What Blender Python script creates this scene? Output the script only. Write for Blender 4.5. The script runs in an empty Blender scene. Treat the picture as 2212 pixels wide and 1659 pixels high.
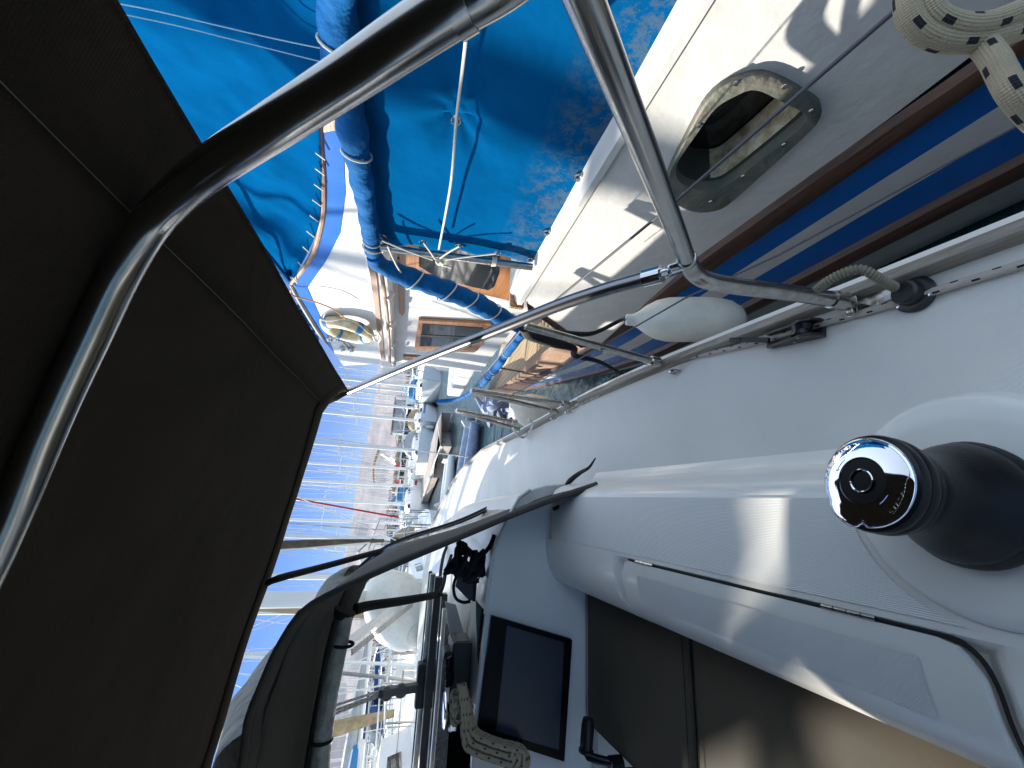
import bpy, bmesh, math, random
from mathutils import Vector as V, Matrix, noise
random.seed(7)
R = math.radians
S = bpy.context.scene
COL = S.collection

# ------------------------------------------------------------------ camera
# world axes: +Y = our boat's bow, +X = starboard, +Z = up, origin = the phone
DPW, DPH, FL = 2212.0, 1659.0, 905.0
_dn = V((3838.0, 437.0, FL)).normalized()            # world down seen in image axes (right, down, forward)
_up = -_dn
_f = V((856 - 1106.0, 1075 - 829.5, FL)); _f = (_f - _up * _f.dot(_up)).normalized()
_rt = _f.cross(_up)
def c2w(c): return V((_rt.dot(c), _f.dot(c), _up.dot(c)))
cx_, cy_, cz_ = c2w(V((1, 0, 0))), c2w(V((0, -1, 0))), c2w(V((0, 0, -1)))
cam = bpy.data.cameras.new('camera'); camo = bpy.data.objects.new('camera', cam); COL.objects.link(camo)
camo.matrix_world = Matrix(((cx_.x, cy_.x, cz_.x, 0), (cx_.y, cy_.y, cz_.y, 0), (cx_.z, cy_.z, cz_.z, 0), (0, 0, 0, 1)))
cam.sensor_width = 36; cam.lens = 36 * FL / DPW
cam.clip_start = 0.02; cam.clip_end = 20000
S.camera = camo

# ------------------------------------------------------------------ light
SAZ, SEL = R(36.5), R(24.3)
SUN = V((-math.sin(SAZ) * math.cos(SEL), math.cos(SAZ) * math.cos(SEL), math.sin(SEL)))               # towards the sun: ahead, over the port side
el = math.asin(SUN.z)
w = bpy.data.worlds.new('World'); S.world = w; w.use_nodes = True
nt = w.node_tree; bg = nt.nodes['Background']; sky = nt.nodes.new('ShaderNodeTexSky')
sky.sky_type = 'NISHITA'; sky.sun_disc = False; sky.sun_elevation = el
sky.sun_rotation = math.atan2(SUN.x, SUN.y)
sky.altitude = 0; sky.air_density = 1.0; sky.dust_density = 0.1; sky.ozone_density = 3.0
# horizon band dimmed and bluer; unseen higher sky boosted and warmed as added fill
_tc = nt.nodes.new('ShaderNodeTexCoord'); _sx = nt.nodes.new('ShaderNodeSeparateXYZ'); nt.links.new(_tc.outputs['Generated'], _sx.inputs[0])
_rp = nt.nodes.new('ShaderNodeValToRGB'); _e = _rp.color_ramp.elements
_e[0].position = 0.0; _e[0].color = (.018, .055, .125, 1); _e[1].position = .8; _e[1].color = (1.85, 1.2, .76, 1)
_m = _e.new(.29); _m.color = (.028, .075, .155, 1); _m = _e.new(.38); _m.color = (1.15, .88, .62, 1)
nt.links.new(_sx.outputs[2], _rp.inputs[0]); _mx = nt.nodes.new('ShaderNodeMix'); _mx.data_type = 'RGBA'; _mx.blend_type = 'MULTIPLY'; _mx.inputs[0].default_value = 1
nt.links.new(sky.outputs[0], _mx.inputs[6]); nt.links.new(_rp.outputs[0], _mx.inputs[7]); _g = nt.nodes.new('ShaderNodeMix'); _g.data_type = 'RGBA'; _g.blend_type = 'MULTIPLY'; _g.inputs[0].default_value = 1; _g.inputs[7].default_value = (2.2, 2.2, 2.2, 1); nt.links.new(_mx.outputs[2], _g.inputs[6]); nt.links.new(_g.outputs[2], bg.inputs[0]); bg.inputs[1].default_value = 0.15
sl = bpy.data.lights.new('sun', 'SUN'); sl.energy = 4.5; sl.angle = R(0.4); sl.color = (1.0, 0.93, 0.82)
so = bpy.data.objects.new('sun', sl); COL.objects.link(so); so.rotation_euler = SUN.to_track_quat('Z', 'Y').to_euler()
S.view_settings.view_transform = 'Standard'; S.view_settings.look = 'None'
S.view_settings.exposure = 1.3; S.view_settings.gamma = 1
S.cycles.transparent_max_bounces = 16

# ------------------------------------------------------------------ pixel -> place helpers
def ray(px, py): return c2w(V((px - 1106.0, py - 829.5, FL)))
def Pz(px, py, z0, s=0.0):
    d = ray(px, py); return d * (z0 / (d.z - s * d.y))
def Px(px, py, x):
    d = ray(px, py); return d * (x / d.x)
def Py(px, py, y):
    d = ray(px, py); return d * (y / d.y)
def Pd(px, py, dep): return ray(px, py) * (dep / FL)
def depth(p): return -(V(p).dot(cz_))
def Pf(px, py, f, t0=0.0002, t1=0.05, n=400):
    d = ray(px, py); pt = t0; pv = f(d * t0)
    for i in range(1, n + 1):
        t = t0 * (t1 / t0) ** (i / n); v = f(d * t)
        if (v > 0) != (pv > 0):
            a, b = pt, t
            for _ in range(30):
                m = (a + b) / 2
                if (f(d * m) > 0) == (pv > 0): a = m
                else: b = m
            return d * ((a + b) / 2)
        pt, pv = t, v
    return d * t1
def lerp(a, b, t): return a + (b - a) * t
def interp(tab, x):
    if x <= tab[0][0]: return tab[0][1]
    for (a, va), (b, vb) in zip(tab, tab[1:]):
        if x <= b: return lerp(va, vb, (x - a) / (b - a))
    return tab[-1][1]
def horiz(py): return 886 - 0.114 * (py - 804)
def ground(py, D, z=-2.0):
    """place at distance D on the bearing of image row py"""
    d = ray(horiz(py), py); h = math.hypot(d.x, d.y); return V((d.x / h * D, d.y / h * D, z))
def height_at(px, py, D):
    d = ray(px, py); return d.z / math.hypot(d.x, d.y) * D

# ------------------------------------------------------------------ materials
MATS = {}
def mat(name, col, rough=0.5, metal=0.0, noise_amt=0.0, nscale=8, bump=0.0, bscale=200, col2=None, spec=0.5, coat=0.0, build=None, sheen=0):
    m = bpy.data.materials.new(name); m.use_nodes = True; t = m.node_tree; p = t.nodes['Principled BSDF']
    p.inputs['Base Color'].default_value = (*col, 1); p.inputs['Roughness'].default_value = rough
    p.inputs['Metallic'].default_value = metal; p.inputs['Specular IOR Level'].default_value = spec
    p.inputs['Coat Weight'].default_value = coat
    if sheen: p.inputs['Sheen Weight'].default_value = sheen
    tc = t.nodes.new('ShaderNodeTexCoord')
    if noise_amt or col2:
        n = t.nodes.new('ShaderNodeTexNoise'); n.inputs['Scale'].default_value = nscale; n.inputs['Detail'].default_value = 8; n.inputs['Roughness'].default_value = .65
        t.links.new(tc.outputs['Object'], n.inputs['Vector'])
        rmp = t.nodes.new('ShaderNodeValToRGB'); c2 = col2 or tuple(c * (1 - noise_amt) for c in col)
        rmp.color_ramp.elements[0].position = .38; rmp.color_ramp.elements[1].position = .62
        rmp.color_ramp.elements[0].color = (*c2, 1); rmp.color_ramp.elements[1].color = (*col, 1)
        t.links.new(n.outputs['Fac'], rmp.inputs[0]); t.links.new(rmp.outputs[0], p.inputs['Base Color'])
    if bump:
        n = t.nodes.new('ShaderNodeTexNoise'); n.inputs['Scale'].default_value = bscale; n.inputs['Detail'].default_value = 3
        t.links.new(tc.outputs['Object'], n.inputs['Vector'])
        b = t.nodes.new('ShaderNodeBump'); b.inputs['Strength'].default_value = bump; b.inputs['Distance'].default_value = 1.0 / bscale
        t.links.new(n.outputs['Fac'], b.inputs['Height']); t.links.new(b.outputs[0], p.inputs['Normal'])
    if build: build(t, p, tc)
    MATS[name] = m; return m
def N(t, kind, **kw):
    n = t.nodes.new(kind)
    for k, v in kw.items():
        if hasattr(n, k): setattr(n, k, v)
        else: n.inputs[k].default_value = v
    return n
def mathn(t, op, a, b=None):
    n = t.nodes.new('ShaderNodeMath'); n.operation = op
    for i, x in enumerate((a, b)):
        if x is None: continue
        if isinstance(x, (int, float)): n.inputs[i].default_value = x
        else: t.links.new(x, n.inputs[i])
    return n.outputs[0]
def bump_to(t, p, h, strength, dist):
    b = t.nodes.new('ShaderNodeBump'); b.inputs['Strength'].default_value = strength; b.inputs['Distance'].default_value = dist
    t.links.new(h, b.inputs['Height'])
    if p.inputs['Normal'].links:
        t.links.new(p.inputs['Normal'].links[0].from_socket, b.inputs['Normal'])
    t.links.new(b.outputs[0], p.inputs['Normal'])
def weave(scale, strength, dist):
    def f(t, p, tc):
        sx = t.nodes.new('ShaderNodeSeparateXYZ'); t.links.new(tc.outputs['Object'], sx.inputs[0])
        a = mathn(t, 'SINE', mathn(t, 'MULTIPLY', mathn(t, 'ADD', sx.outputs[0], sx.outputs[2]), scale))
        b = mathn(t, 'SINE', mathn(t, 'MULTIPLY', sx.outputs[1], scale))
        bump_to(t, p, mathn(t, 'MULTIPLY', a, b), strength, dist)
    return f
def ribs(scale, axis, strength, dist):
    def f(t, p, tc):
        sx = t.nodes.new('ShaderNodeSeparateXYZ'); t.links.new(tc.outputs['Object'], sx.inputs[0])
        a = mathn(t, 'SINE', mathn(t, 'MULTIPLY', sx.outputs[axis], scale)); bump_to(t, p, a, strength, dist)
    return f
def wood_grain(c1, c2, axis_scale=(40, 2, 40)):
    def f(t, p, tc):
        mp = t.nodes.new('ShaderNodeMapping'); mp.inputs['Scale'].default_value = axis_scale
        t.links.new(tc.outputs['Object'], mp.inputs[0])
        n = N(t, 'ShaderNodeTexNoise', Scale=1.5, Detail=8.0, Roughness=.7); t.links.new(mp.outputs[0], n.inputs['Vector'])
        r = t.nodes.new('ShaderNodeValToRGB'); r.color_ramp.elements[0].position = .35; r.color_ramp.elements[1].position = .65
        r.color_ramp.elements[0].color = (*c1, 1); r.color_ramp.elements[1].color = (*c2, 1)
        t.links.new(n.outputs['Fac'], r.inputs[0]); t.links.new(r.outputs[0], p.inputs['Base Color'])
        bump_to(t, p, n.outputs['Fac'], .4, .002)
    return f
def blue_canvas(t, p, tc):
    n = N(t, 'ShaderNodeTexNoise', Scale=5.0, Detail=9.0, Roughness=.7); t.links.new(tc.outputs['Object'], n.inputs['Vector'])
    r = t.nodes.new('ShaderNodeValToRGB')
    e = r.color_ramp.elements; e[0].position = .3; e[0].position = .2; e[0].color = (.001, .066, .19, 1); e[1].position = .85; e[1].color = (.001, .082, .225, 1)
    t.links.new(n.outputs['Fac'], r.inputs[0])
    # rusty and chalky staining of the low hem
    sx = t.nodes.new('ShaderNodeSeparateXYZ'); t.links.new(tc.outputs['Object'], sx.inputs[0])
    low = mathn(t, 'MULTIPLY', mathn(t, 'SUBTRACT', -0.27, sx.outputs[2]), 7.0)
    n2 = N(t, 'ShaderNodeTexNoise', Scale=22.0, Detail=10.0, Roughness=.8); t.links.new(tc.outputs['Object'], n2.inputs['Vector'])
    k = mathn(t, 'MULTIPLY', low, mathn(t, 'MULTIPLY', mathn(t, 'SUBTRACT', n2.outputs['Fac'], .47), 5.0)); 
    k = mathn(t, 'MULTIPLY', mathn(t, 'GREATER_THAN', low, 0.0), k); cl = t.nodes.new('ShaderNodeClamp'); t.links.new(k, cl.inputs[0]); cl.inputs['Max'].default_value = .38
    mx = t.nodes.new('ShaderNodeMix'); mx.data_type = 'RGBA'; t.links.new(cl.outputs[0], mx.inputs[0])
    t.links.new(r.outputs[0], mx.inputs[6]); mx.inputs[7].default_value = (.12, .13, .09, 1)
    t.links.new(mx.outputs[2], p.inputs['Base Color']); p.inputs['Specular IOR Level'].default_value = .0; p.inputs['Roughness'].default_value = .95
    b = N(t, 'ShaderNodeTexNoise', Scale=7.0, Detail=4.0); t.links.new(tc.outputs['Object'], b.inputs['Vector'])
    bump_to(t, p, b.outputs['Fac'], .5, .02)
    weave(2500, .25, .0004)(t, p, tc)
def rope_pat(light, dark, pitch=.045):
    def f(t, p, tc):
        uv = t.nodes.new('ShaderNodeUVMap'); sx = t.nodes.new('ShaderNodeSeparateXYZ'); t.links.new(uv.outputs[0], sx.inputs[0])
        u, v = sx.outputs[0], sx.outputs[1]
        row = mathn(t, 'FLOOR', mathn(t, 'MULTIPLY', u, 5.0))
        vv = mathn(t, 'FRACT', mathn(t, 'ADD', mathn(t, 'DIVIDE', v, pitch), mathn(t, 'MULTIPLY', row, .5)))
        a = mathn(t, 'LESS_THAN', vv, .2); b = mathn(t, 'LESS_THAN', mathn(t, 'FRACT', mathn(t, 'MULTIPLY', u, 5.0)), .42)
        k = mathn(t, 'MULTIPLY', a, b)
        mx = t.nodes.new('ShaderNodeMix'); mx.data_type = 'RGBA'; t.links.new(k, mx.inputs[0])
        mx.inputs[6].default_value = (*light, 1); mx.inputs[7].default_value = (*dark, 1)
        t.links.new(mx.outputs[2], p.inputs['Base Color'])
        br = mathn(t, 'MULTIPLY', mathn(t, 'SINE', mathn(t, 'ADD', mathn(t, 'MULTIPLY', u, 75.4), mathn(t, 'MULTIPLY', v, 1800.0))),
                   mathn(t, 'SINE', mathn(t, 'SUBTRACT', mathn(t, 'MULTIPLY', u, 75.4), mathn(t, 'MULTIPLY', v, 1800.0))))
        bump_to(t, p, br, .6, .0012)
    return f
def nonslip(sc=1500., st=.6):
    def f(t, p, tc):
        sx = t.nodes.new('ShaderNodeSeparateXYZ'); t.links.new(tc.outputs['Object'], sx.inputs[0])
        a = mathn(t, 'SINE', mathn(t, 'MULTIPLY', sx.outputs[0], sc)); b = mathn(t, 'SINE', mathn(t, 'MULTIPLY', sx.outputs[1], sc))
        bump_to(t, p, mathn(t, 'MULTIPLY', a, b), st, .0012)
        n = N(t, 'ShaderNodeTexNoise', Scale=3.0, Detail=6.0); t.links.new(tc.outputs['Object'], n.inputs['Vector'])
        r = t.nodes.new('ShaderNodeValToRGB'); r.color_ramp.elements[0].position = .3; r.color_ramp.elements[1].position = .7
        r.color_ramp.elements[0].color = (.60, .61, .60, 1); r.color_ramp.elements[1].color = (.70, .70, .68, 1)
        t.links.new(n.outputs['Fac'], r.inputs[0]); t.links.new(r.outputs[0], p.inputs['Base Color'])
    return f
gel = mat('gelcoat', (.76, .75, .705), .28, noise_amt=.05, nscale=4, coat=.2)
gelns = mat('gelcoat_nonslip', (.7, .7, .68), .55, build=nonslip(2300., .45))
gelrib = mat('gelcoat_ribbed', (.70, .70, .68), .5, build=ribs(2300, 0, .3, .0006))
white = mat('white_paint', (.60, .595, .575), .4, noise_amt=.07, nscale=5, bump=.1, bscale=40)
hullwhite = mat('old_white_topsides', (.60, .60, .575), .4, noise_amt=.10, nscale=5, bump=.08, bscale=18)
greyhull = mat('grey_white_hull', (.50, .50, .46), .35, noise_amt=.15, nscale=4)
blue_p = mat('blue_hull_paint', (.01, .13, .48), .18, noise_amt=.15, nscale=6, coat=.5)
steel = mat('stainless_steel', (.50, .485, .46), .2, 1.0, noise_amt=.1, nscale=30)
steel_d = mat('weathered_stainless', (.52, .50, .46), .25, 1.0, noise_amt=.3, nscale=60, bump=.1, bscale=300)
steel_s = mat('dull_dark_stainless', (.34, .34, .35), .28, 1.0, noise_amt=.1, nscale=30)
chrome = mat('polished_chrome', (.78, .78, .8), .04, 1.0)
def canvas_b(t, p, tc):
    n = N(t, 'ShaderNodeTexNoise', Scale=4.5, Detail=5.0, Roughness=.55); n.inputs['Distortion'].default_value = .8; t.links.new(tc.outputs['Object'], n.inputs['Vector'])
    bump_to(t, p, n.outputs['Fac'], .5, .03); weave(2200, .5, .0006)(t, p, tc)
brown_canvas = mat('brown_canvas', (.040, .031, .022), .9, noise_amt=.25, nscale=4, spec=.1, build=canvas_b)
hood_canvas = mat('grey_brown_canvas', (.075, .07, .062), .85, noise_amt=.2, nscale=5, build=weave(2200, .4, .0006))
bag_canvas = mat('grey_sail_bag_canvas', (.16, .16, .15), .85, noise_amt=.25, nscale=4, bump=.6, bscale=12)
cushion = mat('taupe_cushion_vinyl', (.085, .072, .053), .7, spec=.25, noise_amt=.12, nscale=5, build=weave(2600, .35, .0005))
bluec = mat('blue_canvas', (.02, .17, .45), .75, build=blue_canvas)
blueroll = mat('rolled_blue_canvas', (.004, .095, .28), .8, spec=.1, noise_amt=.2, nscale=14, bump=.3, bscale=20)
teak_grey = mat('weathered_teak', (.25, .22, .19), .75, build=wood_grain((.15, .13, .11), (.34, .31, .27)))
mahog = mat('dark_mahogany', (.1, .04, .02), .5, build=wood_grain((.028, .013, .009), (.115, .056, .036)))
varnish = mat('varnished_wood', (.35, .14, .05), .3, coat=.4, build=wood_grain((.22, .085, .03), (.42, .19, .07)))
faded_teak = mat('faded_teak', (.33, .21, .14), .65, build=wood_grain((.22, .13, .085), (.38, .25, .17)))
def plank_lines(t, p, tc):
    sx = t.nodes.new('ShaderNodeSeparateXYZ'); t.links.new(tc.outputs['Object'], sx.inputs[0])
    k = mathn(t, 'LESS_THAN', mathn(t, 'FRACT', mathn(t, 'DIVIDE', sx.outputs[0], .11)), .1)
    mx = t.nodes.new('ShaderNodeMix'); mx.data_type = 'RGBA'; t.links.new(k, mx.inputs[0])
    mx.inputs[6].default_value = (.42, .31, .19, 1); mx.inputs[7].default_value = (.12, .08, .05, 1); t.links.new(mx.outputs[2], p.inputs['Base Color'])
teakdeck = mat('teak_deck', (.42, .31, .19), .7, build=plank_lines)
black = mat('black_plastic', (.012, .012, .013), .42)
blackm = mat('black_anodised', (.012, .014, .018), .32, .4)
blackc = mat('black_webbing', (.008, .008, .009), .8)
drumm = mat('black_winch_drum', (.003, .0035, .005), .33, .0, spec=.3, bump=.15, bscale=400)
grime = mat('verdigris_bronze', (.17, .15, .125), .65, .2, col2=(.085, .115, .095), nscale=12, bump=.3, bscale=60)
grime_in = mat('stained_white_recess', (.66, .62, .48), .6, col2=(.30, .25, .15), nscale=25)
dark_glass = mat('dark_window_glass', (.012, .013, .014), .06, spec=.6)
screen_m = mat('dark_screen_glass', (.022, .032, .05), .3)
bezel_m = mat('black_bezel', (.002, .002, .003), .3, spec=.15)
fend = mat('white_fender_vinyl', (.76, .75, .68), .4, noise_amt=.12, nscale=12)
rope_w = mat('cream_rope_black_flecks', (.6, .54, .42), .85, build=rope_pat((.55, .44, .29), (.02, .018, .022), .042))
rope_s = mat('grey_sheet_rope_black_flecks', (.5, .47, .44), .85, build=rope_pat((.52, .47, .43), (.008, .008, .01), .05))
cord = mat('pale_cord', (.62, .58, .48), .85, bump=.5, bscale=600)
cord_o = mat('orange_brown_cord', (.5, .22, .08), .8)
wire = mat('lifeline_wire', (.09, .085, .10), .5, .3)
hose = mat('khaki_hose', (.20, .18, .13), .6)
greyp = mat('grey_plastic_plate', (.10, .105, .11), .5, noise_amt=.3, nscale=20)
vinyl_grey = mat('grey_rolled_vinyl', (.5, .52, .5), .25, noise_amt=.4, nscale=12, bump=.4, bscale=18)
conc = mat('pontoon_boards', (.36, .31, .27), .85, noise_amt=.3, nscale=2)
alu = mat('mast_aluminium', (.72, .71, .68), .45, .0)
redc = mat('red_sail_cover', (.45, .02, .03), .7)
navyc = mat('navy_sail_cover', (.02, .05, .16), .8)
tealc = mat('blue_sail_cover', (.03, .20, .42), .8)
tanc = mat('tan_canvas', (.40, .30, .18), .85, noise_amt=.2, nscale=3)
greyc = mat('pale_grey_canvas', (.38, .40, .41), .8, noise_amt=.2, nscale=2)
ant = mat('dark_antifoul', (.02, .04, .06), .6)
dgrey = mat('light_grey_hull', (.40, .45, .47), .4)
def glassy(name, tint, g, rough=.02):
    m = bpy.data.materials.new(name); m.use_nodes = True; t = m.node_tree
    for n in list(t.nodes):
        if n.type == 'BSDF_PRINCIPLED': t.nodes.remove(n)
    out = [n for n in t.nodes if n.type == 'OUTPUT_MATERIAL'][0]
    tr = t.nodes.new('ShaderNodeBsdfTransparent'); tr.inputs[0].default_value = (*tint, 1)
    gl = t.nodes.new('ShaderNodeBsdfGlossy'); gl.inputs['Roughness'].default_value = rough
    tc = t.nodes.new('ShaderNodeTexCoord'); n = t.nodes.new('ShaderNodeTexNoise'); n.inputs['Scale'].default_value = 5; n.inputs['Detail'].default_value = 3
    t.links.new(tc.outputs['Object'], n.inputs['Vector'])
    b = t.nodes.new('ShaderNodeBump'); b.inputs['Strength'].default_value = .6; b.inputs['Distance'].default_value = .03
    t.links.new(n.outputs['Fac'], b.inputs['Height']); t.links.new(b.outputs[0], gl.inputs['Normal'])
    mx = t.nodes.new('ShaderNodeMixShader'); mx.inputs[0].default_value = g
    t.links.new(tr.outputs[0], mx.inputs[1]); t.links.new(gl.outputs[0], mx.inputs[2]); t.links.new(mx.outputs[0], out.inputs[0])
    return m
vinyl = glassy('clear_vinyl', (.98, .98, .965), .06)
vinyl_side = glassy('cloudy_clear_vinyl', (.74, .72, .68), .28, .07)
glass_float = glassy('mirror_glass_float', (.6, .6, .6), .6)

# ------------------------------------------------------------------ object helpers
def tagp(o, label=None, cat=None, group=None, kind=None):
    if label: o['label'] = label
    if cat: o['category'] = cat
    if group: o['group'] = group
    if kind: o['kind'] = kind
    return o
def thing(name, label, cat, loc=(0, 0, 0), group=None):
    o = bpy.data.objects.new(name, None); COL.objects.link(o); o.location = loc; o.empty_display_size = .1
    return tagp(o, label, cat, group)
def world_inv(o):
    m = Matrix.Identity(4); chain = []
    while o is not None: chain.append(o); o = o.parent
    for c in reversed(chain): m = m @ (c.matrix_parent_inverse if c.parent else Matrix.Identity(4)) @ c.matrix_basis
    return m.inverted()
def link(name, me, m, parent=None, local=False, smooth=True):
    o = bpy.data.objects.new(name, me); COL.objects.link(o)
    if m and not me.materials: me.materials.append(m)
    if parent:
        o.parent = parent
        if not local: o.matrix_parent_inverse = world_inv(parent)
    if smooth:
        me.polygons.foreach_set('use_smooth', [True] * len(me.polygons))
        try: me.set_sharp_from_angle(angle=R(38))
        except Exception: pass
    return o
class MB:
    """collects shapes into one mesh"""
    def __init__(s): s.v = []; s.f = []; s.uv = {}
    def add(s, vs, fs, uvs=None):
        o = len(s.v); s.v += [tuple(p) for p in vs]
        for i, f in enumerate(fs):
            if uvs: s.uv[len(s.f)] = uvs[i]
            s.f.append(tuple(o + k for k in f))
        return s
    def box(s, c, sz, rot=None):
        c = V(c); vs = []
        for x in (-.5, .5):
            for y in (-.5, .5):
                for z in (-.5, .5):
                    p = V((x * sz[0], y * sz[1], z * sz[2]))
                    if rot: p = rot @ p
                    vs.append(c + p)
        return s.add(vs, [(0, 1, 3, 2), (4, 6, 7, 5), (0, 4, 5, 1), (2, 3, 7, 6), (0, 2, 6, 4), (1, 5, 7, 3)])
    def bar(s, a, b, wd, th, up=(0, 0, 1)):
        a, b = V(a), V(b); d = (b - a); L = d.length; y = d.normalized(); x = y.cross(V(up)).normalized(); z = x.cross(y)
        return s.box((a + b) / 2, (wd, L, th), Matrix((x, y, z)).transposed())
    def tube(s, pts, r, seg=12, closed=False, caps=True, smooth=0):
        pts = [V(p) for p in pts]; n = len(pts)
        rr = r if isinstance(r, (list, tuple)) else [r] * n
        if smooth:
            q = []; q_r = []
            for i in range(n if closed else n - 1):
                p0 = pts[(i - 1) % n] if (closed or i > 0) else pts[i] * 2 - pts[i + 1]
                p1 = pts[i]; p2 = pts[(i + 1) % n]
                p3 = pts[(i + 2) % n] if (closed or i + 2 < n) else p2 * 2 - p1
                for k in range(smooth):
                    t = k / smooth
                    q.append(.5 * ((2 * p1) + (p2 - p0) * t + (2 * p0 - 5 * p1 + 4 * p2 - p3) * t * t + (3 * p1 - p0 - 3 * p2 + p3) * t ** 3))
                    q_r.append(lerp(rr[i], rr[(i + 1) % n], t))
            if not closed: q.append(pts[-1]); q_r.append(rr[-1])
            pts, rr, n = q, q_r, len(q)
        vs = []; prev = None; L = 0; Ls = []
        for i in range(n):
            if closed: t = pts[(i + 1) % n] - pts[i - 1]
            else: t = pts[min(i + 1, n - 1)] - pts[max(i - 1, 0)]
            if t.length < 1e-9: t = V((0, 0, 1))
            t.normalize()
            if prev is None:
                a = V((0, 0, 1)) if abs(t.z) < .9 else V((1, 0, 0)); u = t.cross(a).normalized()
            else:
                u = prev - t * prev.dot(t)
                if u.length < 1e-6: u = t.cross(V((0, 0, 1)))
                u.normalize()
            prev = u; w_ = t.cross(u)
            if i: L += (pts[i] - pts[i - 1]).length
            Ls.append(L)
            for k in range(seg):
                an = 2 * math.pi * k / seg; vs.append(pts[i] + (u * math.cos(an) + w_ * math.sin(an)) * rr[i])
        fs = []; uvs = []
        for i in range(n if closed else n - 1):
            j = (i + 1) % n; Lj = Ls[j] if j else L + (pts[0] - pts[-1]).length
            for k in range(seg):
                k2 = (k + 1) % seg; fs.append((i * seg + k, i * seg + k2, j * seg + k2, j * seg + k))
                uvs.append(((k / seg, Ls[i]), ((k + 1) / seg, Ls[i]), ((k + 1) / seg, Lj), (k / seg, Lj)))
        if caps and not closed:
            fs.append(tuple(reversed(range(seg)))); uvs.append(tuple((0, 0) for _ in range(seg)))
            fs.append(tuple((n - 1) * seg + k for k in range(seg))); uvs.append(tuple((0, 0) for _ in range(seg)))
        return s.add(vs, fs, uvs)
    def lathe(s, prof, c=(0, 0, 0), axis=(0, 0, 1), seg=32, cap=True):
        c = V(c); ax = V(axis).normalized(); a = V((1, 0, 0)) if abs(ax.x) < .9 else V((0, 1, 0)); u = ax.cross(a).normalized(); w_ = ax.cross(u)
        vs = []
        for r, h in prof:
            for k in range(seg):
                an = 2 * math.pi * k / seg; vs.append(c + ax * h + (u * math.cos(an) + w_ * math.sin(an)) * r)
        fs = []
        for i in range(len(prof) - 1):
            for k in range(seg):
                k2 = (k + 1) % seg; fs.append((i * seg + k, i * seg + k2, (i + 1) * seg + k2, (i + 1) * seg + k))
        if cap:
            if prof[0][0] > 1e-5: fs.append(tuple(reversed(range(seg))))
            if prof[-1][0] > 1e-5: fs.append(tuple((len(prof) - 1) * seg + k for k in range(seg)))
        return s.add(vs, fs)
    def grid(s, rows, closed=False):
        m = len(rows[0]); vs = [p for r in rows for p in r]; fs = []
        for i in range(len(rows) - 1):
            for j in range(m if closed else m - 1):
                j2 = (j + 1) % m; fs.append((i * m + j, i * m + j2, (i + 1) * m + j2, (i + 1) * m + j))
        return s.add(vs, fs)
    def prism(s, poly, off):
        n = len(poly); off = V(off); a = [V(p) for p in poly]; b = [p + off for p in a]
        fs = [tuple(range(n)), tuple(reversed(range(n, 2 * n)))]
        fs += [(i, n + i, n + (i + 1) % n, (i + 1) % n) for i in range(n)]
        return s.add(a + b, fs)
    def make(s, name, m, parent=None, local=False, smooth=True, bevel=0, solid=0, off=0):
        me = bpy.data.meshes.new(name); me.from_pydata(s.v, [], s.f); me.update()
        if s.uv:
            l = me.uv_layers.new(name='UVMap')
            for p in me.polygons:
                u = s.uv.get(p.index)
                if u:
                    for k, li in enumerate(p.loop_indices): l.data[li].uv = u[k]
        bm = bmesh.new(); bm.from_mesh(me)
        if not solid: bmesh.ops.recalc_face_normals(bm, faces=bm.faces)
        bm.to_mesh(me); bm.free()
        o = link(name, me, m, parent, local, smooth)
        if solid:
            md = o.modifiers.new('solid', 'SOLIDIFY'); md.thickness = solid; md.offset = off
        if bevel:
            md = o.modifiers.new('bevel', 'BEVEL'); md.width = bevel; md.segments = 3; md.limit_method = 'ANGLE'; md.angle_limit = R(40)
        return o
def catm(pts, n):
    pts = [V(p) for p in pts]; out = []
    for i in range(len(pts) - 1):
        p0 = pts[i - 1] if i else pts[0] * 2 - pts[1]; p1 = pts[i]; p2 = pts[i + 1]; p3 = pts[i + 2] if i + 2 < len(pts) else p2 * 2 - p1
        for k in range(n):
            t = k / n; out.append(.5 * ((2 * p1) + (p2 - p0) * t + (2 * p0 - 5 * p1 + 4 * p2 - p3) * t * t + (3 * p1 - p0 - 3 * p2 + p3) * t ** 3))
    out.append(pts[-1]); return out
def resample(pts, n):
    pts = [V(p) for p in pts]; d = [0]
    for a, b in zip(pts, pts[1:]): d.append(d[-1] + (b - a).length)
    out = []; j = 0
    for i in range(n):
        s_ = d[-1] * i / (n - 1)
        while j < len(d) - 2 and d[j + 1] < s_: j += 1
        t = (s_ - d[j]) / max(1e-9, d[j + 1] - d[j]); out.append(pts[j].lerp(pts[j + 1], min(1, t)))
    return out
def nz(p, sc, amp): return noise.noise(V(p) * sc) * amp

# ================================================================== OUR YACHT
DZT = [(1.6, -.732), (3, -.70), (4, -.675), (5.7, -.63), (8.1, -.555), (8.8, -.535)]
def deckz(y): return -.86 + .08 * y if y < 1.6 else interp(DZT, y)
RX = [(-1.2, .40), (-.6, .42), (.32, .438), (.5, .446), (1.14, .474), (1.83, .476), (2.7, .465), (3.9, .47), (5.0, .36), (5.7, .24), (6.6, -.03), (7.4, -.30), (8.1, -.576), (8.5, -.80), (8.7, -.98)]
def railx(y): return interp(RX, y)
def Ps(px, py, z0=-.86, s=.08): return Pz(px, py, z0, s)
boat = thing('sailing_yacht', 'white sailing yacht in the foreground with its side deck, coaming and black winch', 'sailing yacht', (-1, 1, -2))
DK = .025
rows = []
ys = [-.8 + .1 * i for i in range(25)] + [1.7 + .25 * i for i in range(29)]
b = MB()
for y in ys:
    z = deckz(y) - DK; rx = railx(y)
    if y < 1.605: rows.append([V((lerp(.085, rx, k / 8), y, z)) for k in range(9)])
b.grid(rows)
rows = []
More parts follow.
